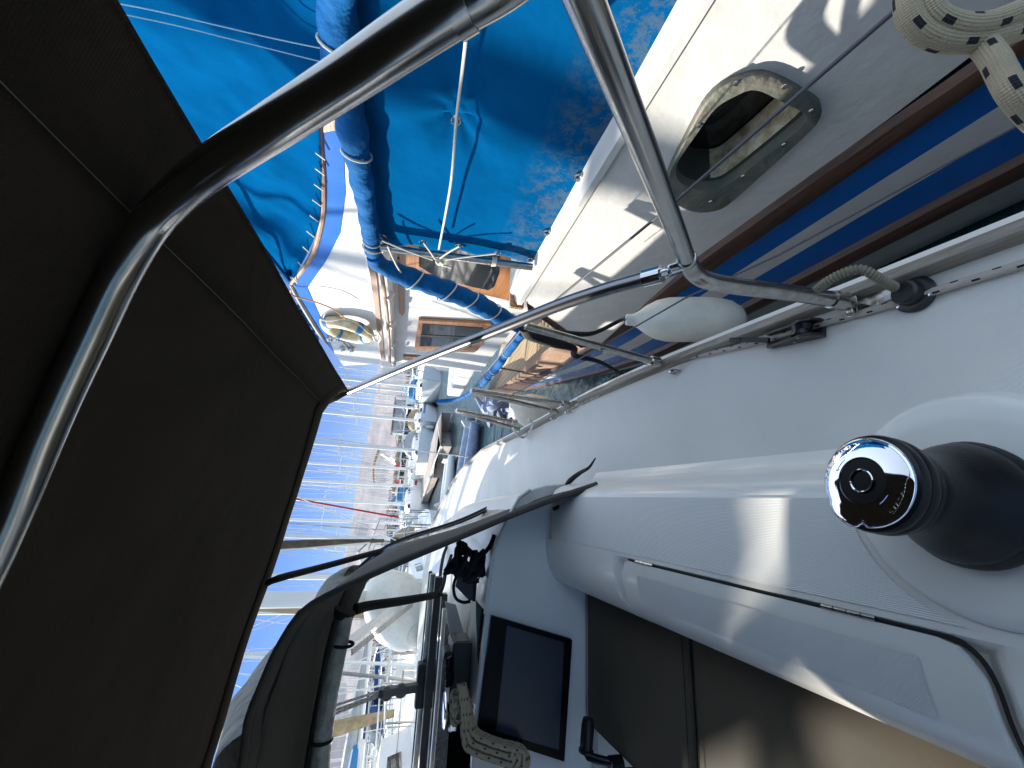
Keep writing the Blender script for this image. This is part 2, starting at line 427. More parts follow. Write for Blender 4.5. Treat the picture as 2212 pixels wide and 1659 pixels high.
for y in ys:
    if y >= 1.595:
        z = deckz(y) - DK; rx = railx(y); rows.append([V((lerp(-2 - rx, rx, k / 16), y, z + .03 * (1 - (2 * k / 16 - 1) ** 2) * min(1, max(0, y - 1.6)))) for k in range(17)])
b2 = MB().grid(rows)
b.make('side_deck', gelns, boat); b2.make('foredeck', gelns, boat)
# hull skin with a white gunwale edge outside the toe rail
rows = []
for sgn in (1, -1):
    rows = []
    for y in ys:
        rx = railx(y); z = deckz(y); f = 1 if sgn > 0 else -1
        X = lambda x: x if sgn > 0 else -2 - x
        rows.append([V((X(rx), y, z - .03)), V((X(rx), y, z - .012)), V((X(rx + .012), y, z - .014)), V((X(rx + .014), y, z - .05)), V((X(rx - .02), y, z - .5)), V((X(rx - .12), y, -2.1)), V((X(rx - .3), y, -2.5))])
    MB().grid(rows).make('hull_side', gel, boat)
def rail_piece(y0, y1):
    rr = []; n = max(3, int((y1 - y0) / .15))
    for i in range(n + 1):
        y = lerp(y0, y1, i / n); rx = railx(y); z = deckz(y)
        rr.append([V((rx - .004, y, z - DK)), V((rx - .005, y, z + .001)), V((rx - .008, y, z + .004)), V((rx - .024, y, z + .004)), V((rx - .028, y, z)), V((rx - .032, y, z - DK))])
    m = MB().grid(rr); k = len(rr[0]); m.f.append(tuple(range(k))); m.f.append(tuple(reversed(range(n * k, n * k + k)))); return m
rail_piece(-.8, 1.72).make('toe_rail', teak_grey, boat)
rail_piece(1.77, 8.6).make('toe_rail', teak_grey, boat)
# coaming
PROF = [(.15, -.887), (.125, -.884), (.105, -.87), (.092, -.82), (.082, -.77), (.07, -.735), (.055, -.712), (.036, -.702), (0, -.700), (-.06, -.700), (-.128, -.700)]
LID = [(-.136, -.700), (-.165, -.701), (-.20, -.706), (-.235, -.716), (-.262, -.733), (-.282, -.760), (-.294, -.795)]
PROF2 = [(-.128, -.700), (-.130, -.72), (-.140, -.728), (-.20, -.735), (-.26, -.765), (-.285, -.80), (-.30, -.83), (-.304, -.95)]
LIDY0, LIDY1 = .40, 1.13
cy = [-.8 + .05 * i for i in range(49)]
MB().grid([[V((x, y, z + .08 * y)) for x, z in PROF] for y in cy]).make('coaming', gel, boat)
# inner face: recessed under the lid, flush elsewhere
FL2 = [(-.128, -.700), (-.145, -.700), (-.17, -.701), (-.205, -.706), (-.24, -.718), (-.268, -.738), (-.286, -.768), (-.298, -.80), (-.302, -.84), (-.304, -.95)]
rows = []
for y in [-.8 + .025 * i for i in range(99)]:
    inside = LIDY0 - .012 < y < LIDY1 + .012
    pr = [(FL2[i][0], FL2[i][1] - (.02 if inside and 1 <= i <= 7 else 0)) for i in range(len(FL2))]
    rows.append([V((x, y, z + .08 * y)) for x, z in pr])
MB().grid(rows).make('coaming_inner_face', gel, boat)
lid_rows = []
for i in range(41):
    y = lerp(LIDY0, LIDY1, i / 40); e = min(y - LIDY0, LIDY1 - y); cut = max(0, 1 - e / .035)
    cut = 1 - math.sqrt(max(0, 1 - cut * cut))
    r_ = []
    for j, (x, z) in enumerate(LID):
        x2 = x - .035 * cut if j == 0 else (x - .018 * cut if j == 1 else x)
        r_.append(V((x2, y, z + .08 * y + .001)))
    lid_rows.append([r_[0] + V((-.002, 0, -.018))] + r_ + [r_[-1] + V((.004, 0, -.02))])
lidmb = MB().grid(lid_rows); k = len(lid_rows[0]); lidmb.f.append(tuple(range(k))); lidmb.f.append(tuple(reversed(range(40 * k, 41 * k))))
lid = lidmb.make('locker_lid', gel, boat)
rows = [[V((x, y, z + .08 * y + .0022)) for x, z in LID[1:4]] for y in [LIDY0 + .06 + .02 * i for i in range(31)]]
MB().grid(rows).make('nonslip_panel', gelns, lid)
gk = [(-.131, LIDY1 - .03), (-.1325, LIDY1 - .1), (-.1325, .8), (-.1325, .6), (-.1325, LIDY0 + .045), (-.136, LIDY0 + .018), (-.150, LIDY0 + .001), (-.175, LIDY0 - .007), (-.215, LIDY0 - .008), (-.262, LIDY0 - .006)]
MB().tube([V((x, y, interp([(-.30, -.82), (-.262, -.737), (-.235, -.722), (-.20, -.712), (-.165, -.708), (-.13, -.706)], x) + .08 * y)) for x, y in gk], [.0048, .0048, .0048, .0048, .0046, .0038, .0030, .0026, .0024, .002], 8, smooth=6).make('dark_gap_strip', blackc, lid)  # black strip added to darken the gap round the lid
for (pxa, pya, pxb, pyb) in ((1374, 1217, 1412, 1229), (1776, 1310, 1896, 1346)):
    a = Ps(pxa, pya, -.70, .08); c_ = Ps(pxb, pyb, -.70, .08); h = MB()
    a.x = c_.x = -.132; n_ = 4 if (c_ - a).length > .05 else 3
    for i in range(n_):
        h.tube([a.lerp(c_, (i + .04) / n_) + V((0, 0, .0005)), a.lerp(c_, (i + .96) / n_) + V((0, 0, .0005))], .0042, 10)
    h.make('hinge', steel_d, lid)
# winch pod + ribbed walking surface
WC = V((.023, .368, 0)); PT = -.689 + .08 * .352
def podmap(x, y):
    d = math.hypot(x - WC.x, y - WC.y)
    if d < .145:
        k = .145 / max(d, 1e-4); return WC.x + (x - WC.x) * k, WC.y + (y - WC.y) * k
    return x, y
rows = []
for i in range(120):
    y = -.75 + i * .0195; r_ = []
    for j in range(15):
        x = lerp(-.118, .030, j / 14); x2, y2 = podmap(x, y)
        x2 = min(max(x2, -.122), .034); r_.append(V((x2, y2, -.6985 + .08 * y2)))
    rows.append(r_)
pm = MB()
for i in range(len(rows) - 1):
    for j in range(14):
        q = [rows[i][j], rows[i][j + 1], rows[i + 1][j + 1], rows[i + 1][j]]
        c_ = (q[0] + q[1] + q[2] + q[3]) / 4
        if math.hypot(c_.x - WC.x, c_.y - WC.y) < .1445 or (q[0] - q[2]).length < .004 or (q[0]-q[2]).length > .06: continue
        pm.add(q, [(0, 1, 2, 3)])
pm.make('ribbed_walkway', gelrib, boat, smooth=False)
MB().lathe([(.001, .004), (.10, .004), (.118, .0035), (.128, .001), (.134, -.006), (.140, -.03), (.146, -.10), (.152, -.19), (.17, -.205)], (WC.x, WC.y, PT), (0, -.05, 1), 64).make('winch_plinth', gel, boat)
H = .166 * .93
wi = MB()
wi.lathe([(.074, 0), (.074, .008), (.070, .014)], (WC.x, WC.y, PT + .004), (0, 0, 1), 48)
winch = wi.make('winch', drumm, boat)
MB().lathe([(.0695, .012), (.070, .016), (.068, .024), (.062, .036), (.053, .052), (.0475, .068), (.0455, .085), (.0465, .100), (.050, .108), (.0525, .111), (.0525, .116)], (WC.x, WC.y, PT + .004), (0, 0, 1), 64).make('drum', drumm, winch)
MB().lathe([(.0535, .118), (.055, .121), (.0555, .127), (.054, .131), (.050, .1315), (.0505, .133), (.055, .1335), (.0555, .139), (.054, .144), (.051, .146)], (WC.x, WC.y, PT + .004), (0, 0, 1), 64).make('self_tailing_jaws', blackm, winch)
CT = V((WC.x, WC.y, PT + .004 + .146))
capp = []
for k in range(96):
    an = 2 * math.pi * k / 96; ca = V((math.cos(an), math.sin(an), 0))
    # feeder arm lobe on the inboard-forward side
    d = math.degrees(an) % 360; r_ = .0505
    if 118 < d < 166: r_ += .005 * math.sin(math.pi * (d - 118) / 48) ** .5
    if 166 <= d < 176: r_ -= .003 * math.sin(math.pi * (d - 166) / 10)
    capp.append((ca, r_))
cp = MB()
rows = []
for s_, h in ((1, 0), (1.01, .001), (1.005, .0022), (.98, .0036), (.93, .0049), (.86, .0060), (.78, .0069), (.70, .0076), (.62, .0081), (.535, .0083), (.52, .0066)):
    rows.append([CT + ca * (r_ * s_ if s_ > .8 else .0505 * s_) + V((0, 0, h)) for ca, r_ in capp])
cp.grid(rows, closed=True)
cp.make('winch_cap', chrome, winch)
MB().lathe([(.0262, .0062), (.0255, .0068), (.013, .0068)], CT, (0, 0, 1), 48).make('cap_disc', bezel_m, winch)
MB().lathe([(.0135, .006), (.0135, .0085), (.0125, .0092), (.0115, .0085), (.0112, .0)], CT, (0, 0, 1), 40, cap=False).make('socket_ring', chrome, winch)
MB().lathe([(.0118, .0066), (0, .0066)], CT, (0, 0, 1), 32, cap=False).make('socket_floor', chrome, winch)
star = [CT + V((math.cos(R(22.5 * k)), math.sin(R(22.5 * k)), 0)) * (.0104 if k % 2 else .0080) + V((0, 0, .0071)) for k in range(16)]
MB().prism(star, (0, 0, -.001)).make('handle_socket', bezel_m, winch, smooth=False)
def text_mesh(ch, size, extr):
    cu = bpy.data.curves.new('t', 'FONT'); cu.body = ch; cu.size = size; cu.extrude = extr; cu.align_x = 'CENTER'; cu.align_y = 'CENTER'
    o = bpy.data.objects.new('t', cu); COL.objects.link(o)
    dg = bpy.context.evaluated_depsgraph_get(); me = bpy.data.meshes.new_from_object(o.evaluated_get(dg))
    bpy.data.objects.remove(o); bpy.data.curves.remove(cu)
    return [v.co.copy() for v in me.vertices], [tuple(p.vertices) for p in me.polygons]
def arc_text(mb, word, c, r, a0, step, size):
    """letters round a centre, tops inward, running counter-clockwise seen from above"""
    for i, ch in enumerate(word):
        vs, fs = text_mesh(ch, size, .0004); a = R(a0 + step * i)
        rad = V((math.cos(a), math.sin(a), 0)); upv = -rad; rt = V((upv.y, -upv.x, 0))
        mb.add([c + rad * r + rt * v.x + upv * v.y + V((0, 0, v.z)) for v in vs], fs)
for (px, py), off in (((1918, 1132), 0), ((1846, 969), 0)):
    tm = MB()
    q = Pz(px, py, CT.z + .007); a0 = math.degrees(math.atan2(q.y - CT.y, q.x - CT.x))
    arc_text(tm, 'LEWMAR', CT + V((0, 0, .0063)), .0415, a0, 10.5, .0085)
    tm.make('raised_lettering', chrome, winch, smooth=False)
for an in (35, 215):   # turning arrows
    m_ = MB(); pts = [CT + V((math.cos(R(an + k * 6)), math.sin(R(an + k * 6)), 0)) * .031 + V((0, 0, .0082)) for k in range(5)]
    m_.tube(pts, .0006, 6); e = pts[-1]; tdir = (pts[-1] - pts[-2]).normalized(); nr = (e - CT).normalized(); nr.z = 0
    m_.prism([e + nr * .002, e - nr * .002, e + tdir * .004], (0, 0, .0006)); m_.make('turning_arrow', chrome, winch)

_c = V((WC.x, WC.y, PT)); winch.matrix_basis = Matrix.Translation(_c) @ Matrix.Rotation(R(7), 4, 'Y') @ Matrix.Rotation(R(-2), 4, 'X') @ Matrix.Translation(-_c)
# aft bulkhead, cabin top, instruments
WY = 1.65
top = [(-.388, -.346), (-.30, -.352), (-.208, -.361), (-.13, -.383), (-.075, -.408), (-.02, -.432), (.022, -.455), (.055, -.50), (.075, -.56), (.085, -.64), (.088, -.76)]
allp = [V((x, WY, z)) for x, z in top] + [V((.088, WY, -1.35)), V((-2.1, WY, -1.35)), V((-2.1, WY, -.6)), V((-1.9, WY, -.36)), V((-1.5, WY, -.32)), V((-1.34, WY, -.322)), V((-1.30, WY, -1.0)), V((-.90, WY, -1.0)), V((-.86, WY, -.326)), V((-.7, WY, -.325))]
MB().prism(allp, (0, .03, 0)).make('cockpit_bulkhead', gel, boat, smooth=False, bevel=.006)
MB().tube([V((x, WY - .002, z + .004)) for x, z in top[:8]], .006, 8).make('bulkhead_lip', gel, boat)
CR = [(.075, None), (.05, -.52), (.022, -.462), (-.075, -.414), (-.208, -.370), (-.4, -.352), (-.7, -.335), (-1.0, -.33)]
KT = [(1.68, 0), (2.5, .03), (3, .07), (4, .25), (5, .55), (5.7, .8), (6.2, .95)]
rows = []
for y in [1.68, 1.9, 2.2, 2.6, 3.0, 3.5, 4.0, 4.5, 5.0, 5.5, 5.9, 6.2]:
    k_ = interp(KT, y); dz = deckz(y) - DK; hz = interp([(1.68, 0), (4, .06), (5, .02), (6.2, -.24)], y); half = []
    for x, z in CR:
        xx = -1 + (x + 1) * (1 - k_ / 1.15); zz = dz - .01 if z is None else max(dz + .01 * (1 + abs(x)), z + hz); half.append(V((xx, y, zz)))
    rows.append(half + [V((-2 - p.x, p.y, p.z)) for p in reversed(half[:-1])])
cm_ = MB(); nrow = len(rows[0])
cm_.v = [tuple(p) for r_ in rows for p in r_]
for i in range(len(rows) - 1):
    for j in range(nrow - 1):
        if i < 2 and -1.35 < (rows[i][j].x + rows[i][j + 1].x) / 2 < -.75: continue
        cm_.f.append((i * nrow + j, i * nrow + j + 1, (i + 1) * nrow + j + 1, (i + 1) * nrow + j))
cm_.make('coachroof', gel, boat)
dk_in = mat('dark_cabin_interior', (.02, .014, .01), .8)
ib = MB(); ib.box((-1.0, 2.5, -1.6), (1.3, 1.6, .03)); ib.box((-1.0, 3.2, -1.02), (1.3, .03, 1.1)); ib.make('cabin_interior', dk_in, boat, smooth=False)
# plotter
def quad_plate(pxs, y, th, name, m, parent, bevel=.004, inset=0):
    ps = [Py(px, py, y) for px, py in pxs]; return MB().prism(ps, (0, th, 0)).make(name, m, parent, smooth=False, bevel=bevel)
plot = quad_plate([(1062, 1330), (1237, 1382), (1220, 1647), (1030, 1585)], WY - .022, .022, 'chart_plotter', bezel_m, boat)
quad_plate([(1095, 1352), (1219, 1388), (1207, 1620), (1072, 1580)], WY - .0235, .003, 'screen', screen_m, plot, 0)
# seat, sole, footwell side
MB().box((-.53, .45, -.955), (.46, 2.4, .10), Matrix.Rotation(math.atan(.08), 3, 'X')).make('cockpit_seat', gel, boat, smooth=False, bevel=.02)
crm = mat('cream_gelcoat', (.52, .46, .34), .5, noise_amt=.1)
MB().box((-1.1, .4, -1.36), (1.9, 2.6, .05)).make('cockpit_sole', crm, boat, smooth=False)
MB().box((-.76, .5, -1.16), (.02, 2.3, .36)).make('seat_front', crm, boat, smooth=False)
MB().box((-1.75, .5, -.95), (.7, 2.3, .1)).make('cockpit_seat', gel, boat, smooth=False, bevel=.02)
MB().box((-2.2, .3, -.86), (.3, 2.8, .30)).make('port_coaming', gel, boat, smooth=False, bevel=.04)
# things bolted inside the sprayhood
g1 = quad_plate([(1000, 1232), (1028, 1253), (1024, 1299), (1012, 1296), (984, 1267), (990, 1240)], 1.80, .012, 'gusset_plate', greyp, boat, .001)
quad_plate([(1024, 1250), (1031, 1254), (1027, 1300), (1021, 1299)], 1.79, .03, 'plate_edge', black, boat, .001)
MB().tube([Py(*p, 1.78) for p in [(1006, 1216), (992, 1234), (980, 1263), (984, 1291), (1000, 1301), (1016, 1299)]], .006, 8, smooth=5).make('black_cable', blackc, boat)
MB().tube([Py(*p, 1.78) for p in [(1068, 1155), (1058, 1180), (1040, 1200), (1020, 1212)]], .009, 8, smooth=5).make('black_cable', blackc, boat)
hs = MB()
hs.box(Py(994, 1397, 1.84), (.07, .12, .06)); hs.box(Py(990, 1440, 1.84), (.20, .14, .075)); hs.box(Py(984, 1408, 1.84) + V((0, 0, .03)), (.03, .10, .04))
clutch = hs.make('rope_clutch', black, boat, smooth=False, bevel=.008)
lv = MB()
for k in range(4): 
    q = Py(985, 1415 + 15 * k, 1.82); lv.bar(q, q + V((.01, -.10, .045)), .022, .014)
lv.make('clutch_lever', blackm, clutch, bevel=.003)
quad_plate([(1028, 1296), (1046, 1318), (1043, 1400), (1037, 1500), (1033, 1440), (1029, 1350)], 1.70, .006, 'reflection_plate', dark_glass, boat, 0)  # glossy dark plate standing in for a sky reflection on the bulkhead top
quad_plate([(962, 1300), (985, 1306), (1006, 1380), (998, 1480), (985, 1450), (968, 1350)], 2.0, .01, 'hatch_garage_side', gel, boat, .002)
# roof winch
c = Py(952, 1534, 1.98); w2 = MB().lathe([(.062, 0), (.05, .02), (.042, .05), (.044, .09), (.055, .10), (.055, .125)], (c.x, c.y, c.z - .145), (0, 0, 1), 32).make('coachroof_winch', drumm, boat)
MB().lathe([(.062, 0), (.064, .006), (.055, .012), (.02, .014)], (c.x, c.y, c.z - .02), (0, 0, 1), 32).make('winch_cap', chrome, w2)
MB().box((c.x - .03, c.y - .05, c.z - .045), (.04, .03, .03)).make('feeder_arm', chrome, w2, bevel=.005)
# sliding hatch: dark strip, teak strip, white lip, traveller
def athwart(px, y, wd, th, name, m, x0=-.35, x1=-1.9, dz=0):
    a = Py(px, 1500, y); z = a.z + dz
    return MB().bar((x0, y, z), (x1, y, z), wd, th).make(name, m, boat, smooth=False, bevel=.003)
athwart(962, 2.06, .03, .05, 'hatch_trim', teak_grey, -.52, -1.6)
athwart(951, 2.14, .03, .04, 'hatch_lip', gel, -.48, -1.6)
athwart(942, 2.26, .05, .03, 'hatch_slide', dark_glass, -.44, -1.6)
athwart(926, 2.48, .05, .04, 'traveller_base', black, -.40, -1.8)
tr = athwart(914, 2.58, .035, .03, 'traveller_track', steel, -.40, -1.8, .005)
athwart(906, 2.66, .012, .02, 'traveller_line', black, -.40, -1.8)
carc = Py(908, 1478, 2.55)
car = MB().box(carc, (.20, .07, .045)).make('traveller_car', black, boat, smooth=False, bevel=.01)
blk = MB()
for px in (835, 866):
    a = Py(px, 1492 - (px - 866) * .2, 2.5); blk.lathe([(.026, -.016), (.032, -.01), (.032, .01), (.026, .016)], a, (0, 1, 0), 24)
blk.bar(Py(818, 1497, 2.5), Py(905, 1484, 2.5), .035, .045, (0, 1, 0))
blk.make('mainsheet_block', black, car, bevel=.004)
# mast of our own boat
mst = [Py(640, 1282, 4.9), Py(560, 1285, 4.9)]
mdir = (mst[1] - mst[0]).normalized()
mb_ = V((-1.0, 4.9, -.35)); 
mp = MB().tube([mb_, mb_ + V((0, -.05, 5.2))], .075, 20).make('mast', alu, boat)
# pad eye, deck hinge, plug, hose
bp = Ps(1842, 655)
fit = MB()
fit.lathe([(.020, 0), (.020, .005), (.012, .008)], bp + V((0, -.03, -DK)), (0, 0, 1), 20)
fit.bar(bp + V((.0, .03, -DK + .004)), bp + V((0, -.06, -DK + .004)), .030, .007); fit.box(bp + V((0, 0, -.005)), (.016, .03, .03))
fit.tube([bp + V((-.018, .005, 0)), bp + V((.018, .005, 0))], .005, 10)
fit.tube([bp + V((.012 * math.cos(t) - .01, .012 * math.sin(t) + .01, -.006)) for t in [k * .6 for k in range(11)]], .0015, 6)
fit.make('deck_hinge', steel_d, boat, bevel=.001)
pp = Ps(1955, 632) + V((0, 0, -DK))
pl = MB().lathe([(.032, 0), (.033, .006), (.028, .012), (.022, .013), (.021, .028), (.017, .032)], pp, (0, 0, 1), 28).make('deck_plug', black, boat)
sc = MB()
for k in range(3):
    sc.lathe([(.0035, 0), (.003, .002), (.0, .0025)], pp + V((.027 * math.cos(k * 2.1), .027 * math.sin(k * 2.1), .0105)), (0, 0, 1), 10)
sc.make('screw', chrome, pl)
hp = [(1764, 626), (1795, 603), (1829, 587), (1856, 582), (1876, 588), (1898, 601), (1916, 612), (1932, 620)]
dd = [.80, .77, .75, .74, .735, .735, .74, .75]
raw = resample(catm([Pd(*p, d) for p, d in zip(hp, dd)], 10), 150)
MB().tube(raw, [.0078 + .0013 * math.sin(i * 1.15) for i in range(150)], 12).make('corrugated_hose', hose, boat)
# stanchions and lifelines
ux = .47
u0 = Px(1960, 0, ux); u1 = Px(1430, 460, ux); ST1 = Px(1134, 703, .475)
def stanchion(tp, bt, r=.0115):
    o = MB().tube([tp, bt], r, 12).make('stanchion', steel_d, boat)
    MB().lathe([(.016, 0), (.018, .03), (.014, .035)], V(bt) - V((0, 0, .02)), (0, 0, 1), 16).make('socket', steel_d, o)
    return o
def base(px, py): 
    y = Ps(px, py).y if Ps(px, py).y < 1.6 else Px(px, py, .45).y
    return V((railx(y) - .02, y, deckz(y) - .02))
s1b = Px(1412, 781, .46)
st1 = stanchion(ST1, s1b, .0115)
bolt = ST1.lerp(s1b, .57); MB().lathe([(.009, 0), (.009, .006), (.005, .007)], bolt + V((-.011, -.004, 0)), (-1, -.4, .2), 12).make('bolt', steel_d, st1)
T2, T3 = Px(1019, 841.5, .475), Px(986, 886, .47)
stanchion(T2, Px(1220, 873, .46), .0115); stanchion(T2 + V((0, .02, 0)), Px(1193, 888, .455), .0115)
stanchion(T3, Px(1110, 912, .455), .0115); stanchion(T3 + V((0, .02, 0)), Px(1116, 926, .45), .0115)
MB().tube([Px(2250, -250, ux), u0, u1, ST1], .0025, 8).make('lifeline', wire, boat)
MB().tube([ST1, T2], .0021, 8).make('lifeline', wire, boat)
lo = [Px(2204, 267, ux), Px(1684, 550, ux), Px(1480, 644, ux), Px(1200, 805, .475)]
MB().tube([lo[0] * 1.0 + (lo[0] - lo[1]) * .5] + lo + [Px(1075, 868, .475)], .0021, 8).make('lifeline', wire, boat)
# rings and cleats on the rail
rg = MB(); q = Ps(1402, 785)
for k in (0, 1):
    rg.tube([q + V((.0 + k * .01, .014 * math.cos(t) - k * .012, .014 * math.sin(t) + .002)) for t in [j * math.pi / 8 for j in range(16)]], .0016, 6, closed=True)
rg.make('split_ring', steel, boat)
for px, py in ((1448, 789), (1222, 882), (1190, 896), (1120, 925)):
    q = Ps(px, py); e = MB().tube([q + V((-.02, -.012, -DK)), q + V((-.02, -.010, -.002)), q + V((-.02, .010, -.002)), q + V((-.02, .012, -DK))], .005, 8, smooth=4)
    e.make('deck_eye', steel, boat)
MB().tube([Px(*p, .40) for p in [(1108, 925), (1118, 940), (1132, 945), (1145, 930), (1150, 915), (1142, 906)]], .007, 8, smooth=5).make('mooring_fairlead_loop', steel_d, boat)

# ================================================================== loose gear on our boat
def rope(name, pts, r, m, label, cat, group=None, smooth=6, closed=False, loc=None):
    o = MB().tube(pts, r, 12, closed=closed, smooth=smooth).make(name, m)
    return tagp(o, label, cat, group)
sheet_px = [(2260, 545), (2211, 560), (2074, 603), (1958, 640), (1858, 670), (1761, 697), (1700, 715), (1641, 733), (1558, 753), (1474, 771), (1405, 789), (1315, 825), (1260, 849), (1215, 871), (1133, 909)]
sp = []
for px, py in sheet_px:
    q = Ps(px, py); 
    if q.y > 1.6: q = Px(px, py, .45)
    q.z = min(q.z, deckz(q.y)) - DK + .008 if q.y < 1.6 else deckz(q.y) - DK + .01
    sp.append(q)
rope('jib_sheet', sp, .0072, rope_s, 'grey braided rope with black flecks running along the side deck beside the wooden toe rail', 'rope')
# coil hanging on the upper lifeline
def coilpts(pxs, dep): return [Pd(*p, d) for p, d in zip(pxs, dep)]
c1 = coilpts([(1955, -120), (1958, -40), (1962, 20), (1985, 60), (2030, 84), (2090, 88), (2150, 78), (2212, 58), (2290, 20), (2360, -40)], [.34] * 10)
c2 = coilpts([(1990, -120), (1996, -40), (2004, 10), (2025, 38), (2070, 55), (2120, 55), (2170, 40), (2230, 10), (2290, -50)], [.335] * 9)
c3 = coilpts([(2095, 78), (2125, 98), (2150, 130), (2168, 165), (2188, 200), (2225, 245), (2290, 300)], [.345, .34, .33, .325, .32, .32, .32])
c4 = coilpts([(1972, -110), (1978, -30), (1988, 22), (2012, 55), (2055, 74), (2110, 76), (2165, 62), (2225, 35), (2290, -10)], [.36] * 9)
m_ = MB(); 
for c_ in (c1, c2, c4): m_.tube(c_, .0092, 14, smooth=8)
rc = m_.make('rope_coil', rope_w); tagp(rc, 'thick cream rope with black flecks hanging in a coil on the lifeline', 'rope')
MB().tube(c3, .0092, 14, smooth=8).make('rope_tail', rope_w, rc)
# genoa car with sheave
A = Ps(1652, 735); B = Ps(1768, 706); A.z -= DK - .004; B.z -= DK - .004
ax = (B - A).normalized(); sd = V((ax.y, -ax.x, 0)).normalized() * -1; up_ = V((0, 0, 1)); L_ = (B - A).length
car = thing('genoa_car', 'black rope car with sheave and lever sitting on the deck edge by the fender', 'deck block', A)
prof = [(-.02, .0), (0, .018), (.25, .024), (.55, .030), (.80, .045), (.98, .038), (1.04, .02), (1.0, 0), (.5, -.002)]
for s_ in (-.013, .013):
    MB().prism([A + ax * (L_ * u) + up_ * h + sd * s_ for u, h in prof], sd * .006 * (1 if s_ > 0 else -1)).make('cheek_plate', black, car, smooth=False, bevel=.0015)
MB().lathe([(.007, -.012), (.022, -.011), (.018, 0), (.022, .011), (.007, .012)], A + ax * L_ * .74 + up_ * .024, sd, 28).make('sheave', blackm, car)
MB().bar(A + ax * (-.012) + up_ * .0, A + ax * L_ * .98, .028, .006).make('base', black, car, bevel=.001)
ar = MB().bar(A + ax * L_ * .1 + up_ * .022 + sd * -.003, A - ax * .052 + up_ * .034 + sd * .012, .012, .009)
ar.tube([A - ax * .052 + up_ * .034 + sd * .012, A - ax * .085 + up_ * .036 + sd * .018], .0065, 8)
ar.make('lever', blackm, car, bevel=.001)
scr = MB()
for u, h in ((.06, .012), (.52, .012), (.75, .038)):
    scr.lathe([(.0036, 0), (.003, .001), (0, .0012)], A + ax * L_ * u + up_ * h + sd * .019, sd, 10); scr.lathe([(.0036, 0), (.003, .001), (0, .0012)], A + ax * L_ * u + up_ * h - sd * .019, -sd, 10)
scr.make('screw', steel, car)
# fender with its lanyard
ft, fb = Px(1350, 691, .66), Px(1612, 690, .66); fa = (fb - ft); FLn = fa.length; fr = .080
fender = thing('fender', 'big white sausage fender hanging beside the toe rail against the blue striped hull', 'fender', ft)
MB().lathe([(.012, .0), (.020, .005), (.022, .03), (.030, .045), (.052, .075), (.070, .11), (.079, .15), (fr, .2), (fr, FLn - .14), (.077, FLn - .10), (.066, FLn - .055), (.046, FLn - .022), (.02, FLn - .004), (0, FLn)], ft, fa, 40).make('fender_body', fend, fender)
MB().lathe([(.007, -.004), (.016, .0), (.016, .02), (.007, .026)], ft + fa.normalized() * .012 + V((-.006, -.004, .0)), (1, .6, 0), 16).make('eye', black, fender)
st_ = MB().tube([ST1 + V((.0, 0, -.01)), Px(1200, 717, .5), Px(1262, 722, .53), Px(1292, 716, .56), Px(1330, 697, .60), ft + V((0, 0, .01))], [.010, .009, .008, .007, .007, .006], 10, smooth=6)
tagp(st_.make('fender_strap', blackc), 'black webbing strap tying the big fender to the nearest stanchion', 'strap')
pd = MB().tube([ST1 + V((0, .01, 0)), Px(1145, 722, .50), Px(1190, 738, .50), Px(1238, 752, .50), Px(1242, 768, .50), Px(1290, 780, .5), Px(1330, 800, .52), Px(1370, 822, .55)], [.016, .02, .018, .012, .01, .008, .006, .004], 10, smooth=6)
tagp(pd.make('black_cover', blackc), 'black cloth cover trailing from the stanchion top down into the gap between the hulls', 'cover')
# cushions
def cush(y0, y1, x0, x1, label):
    zc_ = lambda y: -.86 + .08 * y; cyy = (y0 + y1) / 2; cxx = (x0 + x1) / 2
    t = thing('seat_cushion', label, 'cushion', (cxx, cyy, zc_(cyy) - .06), 'cockpit seat cushions')
    n, mm = 28, 14; hw, hl = (x1 - x0) / 2, (y1 - y0) / 2; rr_ = .012
    rows = []
    for i in range(n + 1):
        a_ = -1 + 2 * i / n; r_ = []
        for j in range(mm + 1):
            b_ = -1 + 2 * j / mm
            x = cxx + hw * b_; y = cyy + hl * a_; e = min(hw * (1 - abs(b_)), hl * (1 - abs(a_)))
            z = zc_(y) - .010 * max(0, 1 - e / .022) ** 2 + .004 * (1 - a_ * a_) * (1 - b_ * b_) + nz((x, y, 0), 9, .0014)
            r_.append(V((x, y, z)))
        rows.append(r_)
    m_ = MB().grid(rows)
    edge = [rows[0][j] for j in range(mm)] + [rows[i][mm] for i in range(n)] + [rows[n][j] for j in range(mm, 0, -1)] + [rows[i][0] for i in range(n, 0, -1)]
    k0 = [V((cxx + (p.x - cxx) * 1.012, cyy + (p.y - cyy) * 1.006, p.z - .006)) for p in edge]; k1 = [p + V((0, 0, -.045)) for p in k0]; k2 = [V((cxx + (p.x - cxx) * .98, cyy + (p.y - cyy) * .99, p.z - .006)) for p in k1]
    m_.grid([edge, k0, k1, k2], closed=True); m_.make('cushion_body', cushion, t)
    MB().tube([p + V((0, 0, -.001)) for p in k0], .0035, 8, closed=True).make('piping', cushion, t)
    MB().tube([V((cxx + (p.x - cxx) * .955, cyy + (p.y - cyy) * .98, p.z + .0095)) for p in edge], .0011, 5, closed=True).make('seam', blackc, t)
cush(-.45, 1.085, -.735, -.305, 'long taupe seat cushion striped by sun beside the coaming lid')
cush(1.105, 1.64, -.74, -.31, 'short dark seat cushion in the shade below the chart plotter')
